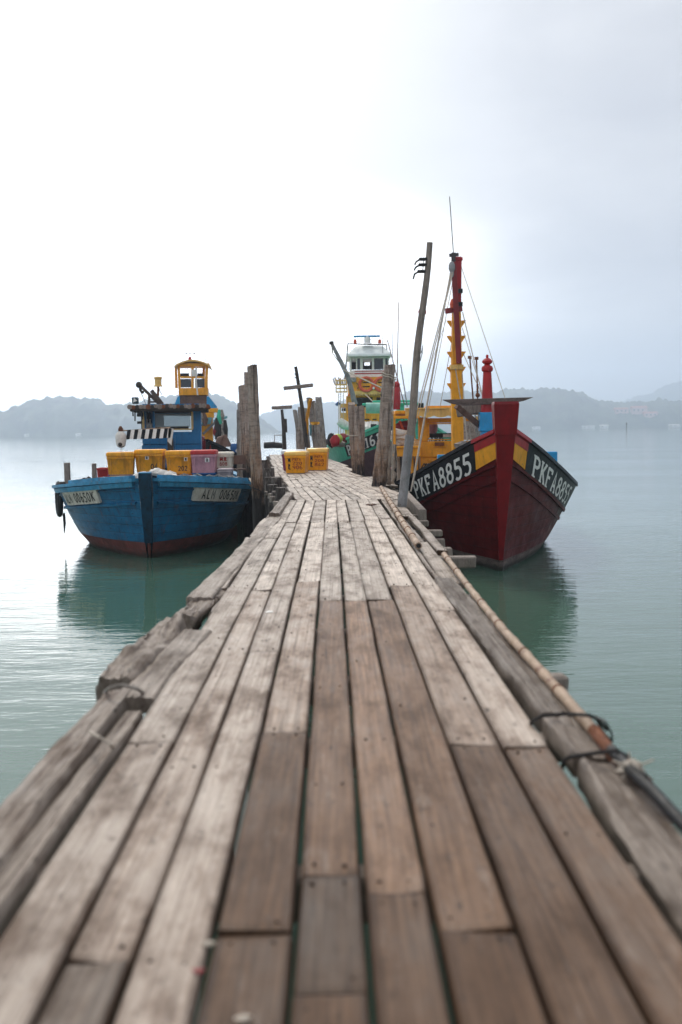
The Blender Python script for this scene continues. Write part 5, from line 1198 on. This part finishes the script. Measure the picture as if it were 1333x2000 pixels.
def rot(name, label, px0, py0, px1, py1, d, rpx): 
    mb = MB(); a_, b_ = P(px0, py0, d), P(px1, py1, d); mb.tube([a_ + (b_-a_)*(i/12) + V((noise.noise(V((i*.7, d, 3)))*.05, 0, 0)) for i in range(13)], [rpx*d/F*(1+.3*noise.noise(V((i*.9, px0, 0)))) for i in range(13)], 10, True, .12)
    return tag(mb.build(name, TRUNK2, origin=(a_.x, d, a_.z), smooth=True), label, 'post', 'rotten posts behind the big right palm trunk')
rot('rotten_post', 'pale rotten timber stump close behind the big roped palm trunk', 759, 950, 763, 862, 19.8, 5)
rot('rotten_post', 'thinner rotten stump right of the pale one behind the roped palm trunk', 768, 955, 772, 868, 20.1, 3.6)
# ropes round the posts
def loop(name, label, px, py, d, r, tilt=0, n=2, mat=ROPE, tail=None, rr=.011):
    c = P(px, py, d); mb = MB()
    for k in range(n): mb.tube([c + V((r*math.cos(q*PI/10), r*math.sin(q*PI/10), tilt*math.cos(q*PI/10) - k*.045 + .01*math.sin(q*1.3+k))) for q in range(21)], rr, 6)
    if tail:
        pts = [c + V((r, -.02, tilt))] + [P(*t_) for t_ in tail]; mb.tube(pts, rr, 6)
    return tag(mb.build(name, mat, origin=c, smooth=True), label, 'rope')
loop('mooring_rope', 'pale rope wound twice round the top of the big right palm trunk', 760, 733, 19.25, .135, -.05, 2, tail=[(771, 740, 19.1), (768, 790, 19.2), (767, 870, 19.6), (765, 940, 19.7)])
loop('mooring_rope', 'pale rope round the twin palm trunks in front of the green bow', 695, 851, 25.1, .23, -.02, 1)
loop('mooring_rope', 'thin dark rope round the nearest tall palm trunk at deck level', 503, 955, 16.0, .135, -.07, 1, DROPE, rr=.008)
mb = MB(); mb.tube([P(488, 935, 17), P(495, 945, 16.6), P(500, 960, 16.2), P(496, 968, 16.1)], [.02, .02, .05, .03], 6, True, .3)
things_mesh('mooring_rope', 'frayed pale rope end dangling between the blue boat and tall trunk', 'rope', mb, ROPE, P(492, 950, 16.5))
mb = MB()
for k in range(5): mb.tube([P(770+k*2, 965+k*1.2, 17.6), P(782, 962+k*2.5, 17.2), P(800-k*2, 960+k*3, 17.2)], .012, 5)
things_mesh('mooring_rope', 'slack pale mooring lines lying at the foot of the leaning pole', 'rope', mb, ROPE, P(785, 965, 17.3))
# ------------------------------------------------------------------ lamp pole
pt = thing('lamp_pole', 'tall grey leaning pole with wires and red disc at the right jetty edge', 'pole', G(786, 992, DECK))
pb, pm, ptp = P(785, 992, 14.2), P(801, 850, 14.2), P(839, 474, 14.2)
mb = MB(); mb.tube([pb + (pm-pb)*(i/6) for i in range(7)], .066, 12); mb.build('steel_sleeve', GALV, pt, smooth=True)
mb = MB(); q0 = P(795, 905, 14.2); mb.tube([q0 + (ptp-q0)*(i/18) + V((.015*math.sin(i*.5), 0, 0)) for i in range(19)], [.062 - .022*i/18*.9 for i in range(19)], 10, True, .03); mb.build('wooden_pole', GREYWOOD, pt, smooth=True)
for k, (x_, y_) in enumerate(((828, 507), (827, 518), (825, 531))):
    mb = MB(); a_ = P(x_+6, y_, 14.2); mb.bb(a_.x-.11, a_.x+.0, 14.15, 14.22, a_.z-.015, a_.z+.02); mb.tube([a_ + V((-.1, 0, 0)), a_ + V((-.15, 0, -.03)), a_ + V((-.17, 0, -.07 - .03*(k == 2)))], .014, 6); mb.build('wire_bracket', BLACK, pt)
mb = MB(); cable(mb, P(829, 508, 14.15), P(826, 519, 14.15), .006); cable(mb, P(827, 519, 14.15), P(826, 531, 14.15), .006); mb.tube([P(823, 690, 14.1), P(827, 670, 14.12), P(825, 690, 14.1), P(821, 705, 14.1)], .006, 5); mb.build('wire', BLACK, pt)
mb = MB(); q = P(825.5, 609, 14.27); mb.lathe(q + V((0, .02, 0)), [(.055, 0), (.058, .008), (.05, .02)], 20, (0, 1, 0)); mb.build('red_disc', BOXR, pt, smooth=True)
mb = MB(); mb.bb(P(777, 985, 14.6).x, P(787, 985, 14.6).x, 14.5, 14.62, 1.5, P(780, 965, 14.6).z); mb.build('foot_block', GREYWOOD, pt)
mb = MB(); mb.beam(P(795, 975, 15.5), P(826, 1010, 13.4), .1, .22); mb.rough(.01, 5)
things_mesh('kerb_timber', 'thick squared timber on edge beside the leaning pole foot', 'timber', mb, GREYWOOD, P(812, 995, 14.4), bevel=.012)
# ------------------------------------------------------------------ far posts
def board(name, label, pxt, pyt, pxb, pyb, d, wpx, bar, group):
    o = thing(name, label, 'signpost', P(pxb, pyb, d), 0, group); k = d/F
    mb = MB(); mb.tube([P(pxb, pyb+6, d), P((pxb+pxt)/2+1, (pyb+pyt)/2, d), P(pxt, pyt, d)], [wpx*k*.6, wpx*k*.5, wpx*k*.4], 8, True, .1); mb.build('post', DARKWOOD, o, smooth=True)
    mb = MB(); a_, b_ = P(bar[0], bar[1], d-.12), P(bar[2], bar[3], d-.12); mb.beam(a_, b_, .12, bar[4]*k); mb.rough(.02, 3); mb.build('crossbar', GREYWOOD, o, bevel=.02)
    return o
o = board('cross_post', 'tall thin tilted post with one crossbar, beyond the jetty boxes', 578, 716, 600, 868, 36.5, 7, (554, 759, 612, 752, 7), 'cross-shaped posts at the jetty end')
for yy in (731, 738): 
    mb = MB(); mb.bb(P(576, yy, 36.4).x, P(581, yy, 36.4).x, 36.3, 36.4, P(578, yy+1, 36.4).z, P(578, yy-1, 36.4).z); mb.build('insulator', BLACK, o)
o = board('cross_post', 'short dark post with a flat crossbar on its top, left of the tall one', 551, 800, 556, 872, 38, 7, (531, 797, 571, 795, 6.5), 'cross-shaped posts at the jetty end')
mb = MB(); mb.tube([P(558, 845, 37.8), P(557, 818, 37.8)], .07, 8, True, .1); mb.build('splint', DARKWOOD, o)
for lab, x0, y0, x1, y1, d_, r_ in (('dark leaning post at left end of the far post cluster', 587, 868, 576, 802, 37.5, 4.5), ('thick post behind the tilted cross post', 590, 868, 588, 795, 38.2, 6.5), ('low post between the tilted cross post and yellow cloth', 602, 868, 595, 797, 38.6, 5), ('post wearing the yellow cloth in the far cluster', 616, 868, 604, 778, 36.8, 5.5),
                                ('slim pale post right of the one with yellow cloth', 625, 868, 612, 783, 36.4, 4.5), ('tallest post at right end of the far cluster', 632, 868, 622, 776, 37.6, 6.5), ('stub post low behind the far cluster, leftmost foot', 583, 868, 582, 835, 36.6, 5)):
    tp(lab, x0, y0, x1, y1, d_, r_, mat=TRUNK2, group='clustered posts at the jetty end', cut=.06)
def rag(name, label, cat, outline, d, mat):
    """a hanging piece of cloth: creased sheet with an irregular outline (left, right pixel edges going down)"""
    mb = MB(); rows = []
    for k, (xl, xr, y) in enumerate(outline):
        row = []
        for q in range(7):
            u = q/6; p_ = P(xl + (xr-xl)*u, y, d); row.append(p_ + V((0, .09*math.sin(u*9+k*.8) + .05*rnd(-1, 1), 0)))
        rows.append(row)
    mb.grid(rows + [[p_ + V((0, .035, 0)) for p_ in r_] for r_ in rows[::-1]] + [rows[0]])
    return things_mesh(name, label, cat, mb, mat, rows[len(rows)//2][3], smooth='all')
rag('yellow_cloth', 'torn yellow tarpaulin hanging from a far post', 'tarpaulin', [(604, 612, 779), (601, 609, 785), (601, 608, 793), (600, 606, 801), (598, 605, 808), (598, 604, 814), (597, 603, 820), (599, 603.5, 828), (599.5, 603, 836), (600, 603, 845), (601, 602, 849)], 36.2, TARPY)
rag('yellow_strap', 'yellow cloth band tied round the far posts', 'strap', [(606, 624, 824), (606.5, 625, 826), (608, 624, 828), (610, 620, 830)], 35.9, TARPY)
rag('blue_cloth', 'strip of turquoise cloth hanging beside the yellow one', 'cloth', [(604, 609, 830), (605, 609, 837), (605, 610, 844), (605, 608, 851)], 36.4, CYAN)
hr = thing('hand_rail', 'thin metal rail frame at the far left end of the jetty', 'railing', P(545, 870, 41)); mb = MB()
mb.tube([P(536, 872, 41), P(537, 850, 41), P(554, 850, 41)], .025, 6); mb.build('frame', GALV, hr)
mb = MB(); mb.tube([P(516, 870, 40), P(535, 869, 40), P(552, 871, 40)], [.12, .14, .1], 8, True, .2); things_mesh('black_pipe', 'thick black pipe lying across the far jetty end', 'pipe', mb, BLACK, P(535, 870, 40), smooth=True)
# gear heaped on the jetty side, in front of the green bow
for nm, lab, px, py, d_, r_, sq, mt in (('bag', 'dark bag in the gear heap left of the green bow', 648, 860, 38.4, .2, (.8, .8, 1.4), BLACK), ('bag', 'crimson bag in the gear heap left of the green bow', 655, 862, 38.2, .19, (1, 1, 1.2), RED), ('float', 'lime green round float behind the crimson bag', 660, 857, 39, .2, (1, 1, 1), paint('lime_float', (.42, .55, .06), .4)),
                              ('bag', 'small yellow bag lowest in the gear heap by the green bow', 650, 868, 39.4, .12, (1.1, 1, .7), TARPY), ('bag', 'maroon bundle on the green boat rail behind the gear heap', 671, 857, 40, .2, (1.2, 1, 1), MAROON), ('bag', 'brown net bundle between the yellow and crimson bags', 662, 867, 39.4, .2, (1.4, 1, .7), NET)):
    q = P(px, py, d_); mb = MB(); mb.ball(q, r_, 14, sq, .35 if nm == 'bag' else 0, px)
    things_mesh(nm, lab, nm, mb, mt, q, 'gear heap by the green bow', smooth=True)
# bundles on the yellow gallery of the red boat
for k, (px, py, w_) in enumerate(((780, 846, 34), (790, 853, 36), (778, 856, 30), (786, 862, 38))):
    q = P(px, py, 25.6+k*.05); mb = MB(); mb.tube([q + V((-w_*.5*26/F, 0, -.02)), q + V((-w_*.2*26/F, 0, .03)), q + V((w_*.2*26/F, 0, -.01)), q + V((w_*.5*26/F, 0, .02))], [.06, .1, .1, .05], 10, True, .15)
    things_mesh('net_bundle', ['white net bundle on top of the pile on the yellow gallery', 'long white net bundle second in the gallery pile', 'short white net bundle third in the gallery pile', 'widest white net bundle at the bottom of the gallery pile'][k], 'net bundle', mb, SACK, q, 'net bundles on the yellow gallery', smooth=True)
q = P(787, 836, 27.4); mb = MB(); mb.tube([P(773, 842, 27.4), P(785, 836, 27.4), P(800, 832, 27.4)], [.18, .2, .16], 10, True, .1); rr_ = thing('red_bundle', 'rolled crimson canvas with orange strap on the yellow gallery', 'bundle', q); mb.build('roll', MAROON, rr_, smooth=True)
mb = MB(); mb.tube([P(784, 837, 27.4), P(788, 835.5, 27.4)], .215, 12); mb.build('strap', ORANGE, rr_)
q = P(768, 870, 25.6); mb = MB(); mb.ball(q, .16, 10, (1.3, 1, .5), .5, 3); things_mesh('rope_coil', 'yellowish rope heap on the gallery edge by the roped trunk', 'rope', mb, ROPE, q, smooth=True)
# ------------------------------------------------------------------ bamboo poles and lashings on the jetty
def bamboo(label, pts, r, mat=BAMBOO):
    ps = [G(x, y, DECK + h) for x, y, h in pts]; fine = []; rs = []
    for a_, b_ in zip(ps, ps[1:]):
        n = max(2, int((b_-a_).length/.06)); fine += [a_ + (b_-a_)*(i/n) for i in range(n)]
    fine.append(ps[-1]); L_ = 0; rs = []
    for i, q in enumerate(fine):
        if i: L_ += (q-fine[i-1]).length
        rs.append(r*(1 + (.16 if (L_ % .34) < .06 else 0)))
    o = thing('bamboo_pole', label, 'bamboo pole', ps[0], 0, 'bamboo poles lying on the jetty')
    mb = MB(); mb.tube(fine, rs, 12, True, .01); mb.build('pole', mat, o, smooth=True)
    mb = MB(); t_ = (fine[-1]-fine[-2]).normalized(); mb.tube([fine[-1] - t_*.01, fine[-1] + t_*.004], r*.72, 10); mb.build('hollow_end', DARKIN, o)
    for k in range(5, len(fine)-3, 11 if len(fine) > 30 else 7):
        mb = MB(); mb.tube([fine[k], fine[k] + (fine[k+1]-fine[k]).normalized()*.012], r*1.19, 12); mb.build('node_ring', RUST, o)
    return o
bamboo('short bamboo pole lying on the deck from the roped trunk', [(745, 952, .05), (765, 985, .05), (790, 1025, .05), (818, 1066, .05)], .031)
bamboo('long bamboo pole lashed along the right jetty edge', [(868, 1083, .04), (920, 1152, .04), (985, 1232, .04), (1052, 1305, .04), (1112, 1372, .04), (1172, 1442, .03)], .0215)
def path_thing(name, label, cat, pts, r, mat, group=None, n=7, jit=0):
    ps = [G(x, y, DECK + h) for x, y, h in pts]; mb = MB(); mb.tube(ps, r, n, True, jit); return things_mesh(name, label, cat, mb, mat, ps[0], group, smooth=True)
path_thing('rusty_pipe', 'rusty brown pipe end continuing the long bamboo pole', 'pipe', [(1160, 1425, .04), (1200, 1478, .03), (1240, 1505, .03), (1262, 1530, .03)], .021, RUST, n=10, jit=.1)
path_thing('black_hose', 'black hose at the lower right jetty edge', 'hose', [(1195, 1465, .05), (1235, 1508, .06), (1275, 1545, .05), (1330, 1605, .03), (1420, 1700, 0)], .019, BLACK, n=10)
path_thing('lashing', 'black rope lashing round the right edge beam at the farther gap', 'rope', [(1030, 1425, -.06), (1040, 1408, .03), (1060, 1398, .045), (1110, 1394, .05), (1150, 1397, .10), (1168, 1404, .05), (1185, 1425, -.03)], .007, DROPE, 'black lashings on the right edge beam', jit=.15)
path_thing('lashing', 'black rope lashing round the right edge beam nearest the camera', 'rope', [(1098, 1500, -.08), (1103, 1484, .03), (1115, 1478, .045), (1160, 1471, .05), (1205, 1466, .08), (1230, 1480, .02)], .007, DROPE, 'black lashings on the right edge beam', jit=.15)
path_thing('wire_loop', 'loose black wire loop hanging over water at the right edge', 'wire', [(1165, 1400, .08), (1182, 1408, .10), (1195, 1432, .02), (1196, 1448, -.05), (1180, 1432, -.02), (1164, 1404, .06)], .004, BLACK)
path_thing('wire_loop', 'second black wire loop below the frayed rope knot', 'wire', [(1240, 1500, .08), (1262, 1512, .08), (1278, 1545, -.04), (1270, 1552, -.06), (1250, 1515, .05)], .004, BLACK)
q = G(1235, 1500, DECK+.06); mb = MB(); mb.ball(q, .03, 10, (1.4, 1, .7), .9, 4)
for k in range(10): mb.tube([q, q + V((rnd(-.05, .06), rnd(-.05, .05), rnd(-.03, .05)))], .003, 4)
things_mesh('rope_knot', 'frayed tan rope knot on the right edge pipe', 'rope', mb, ROPE, q)
path_thing('lashing', 'brown cord tied across the near left log', 'rope', [(205, 1352, 0), (216, 1343, .07), (240, 1338, .08), (268, 1345, .06), (285, 1356, .0)], .008, NET, 'cords on the left log')
path_thing('lashing', 'pale string tied round the left log nearer the camera', 'rope', [(176, 1430, .06), (195, 1440, .08), (215, 1452, .06), (222, 1462, .01)], .006, ROPE, 'cords on the left log')
for k, (lab, x, y, mt, r_) in enumerate((('pale fish scrap on the deck near the bottom edge', 478, 1988, ROPE, .010), ('dried red scrap on a near plank seam', 388, 1895, MAROON, .008), ('whitish scrap on a plank end near the camera', 408, 1842, ROPE, .008), ('shrivelled brown leaf on the far deck beside the bamboo pole', 725, 987, BROWN, .05), ('tiny red scrap on the left plank', 297, 1300, BOXR, .012), ('white bird dropping in the middle of deck planks', 527, 1195, WHITE, .014))):
    q = G(x, y, DECK+.006); mb = MB()
    if k == 3:
        for j in range(5):
            an = j*1.26+rnd(-.3, .3); mb.tube([q, q + V((math.cos(an)*r_, math.sin(an)*r_, .015)), q + V((math.cos(an)*r_*1.8, math.sin(an)*r_*1.8, .005))], [.012, .012, .003], 5)
    else: mb.ball(q, r_, 10, (1.6, 1, .3), .8, k)
    things_mesh('scrap', lab, 'scrap', mb, mt, q, 'small scraps on the deck')
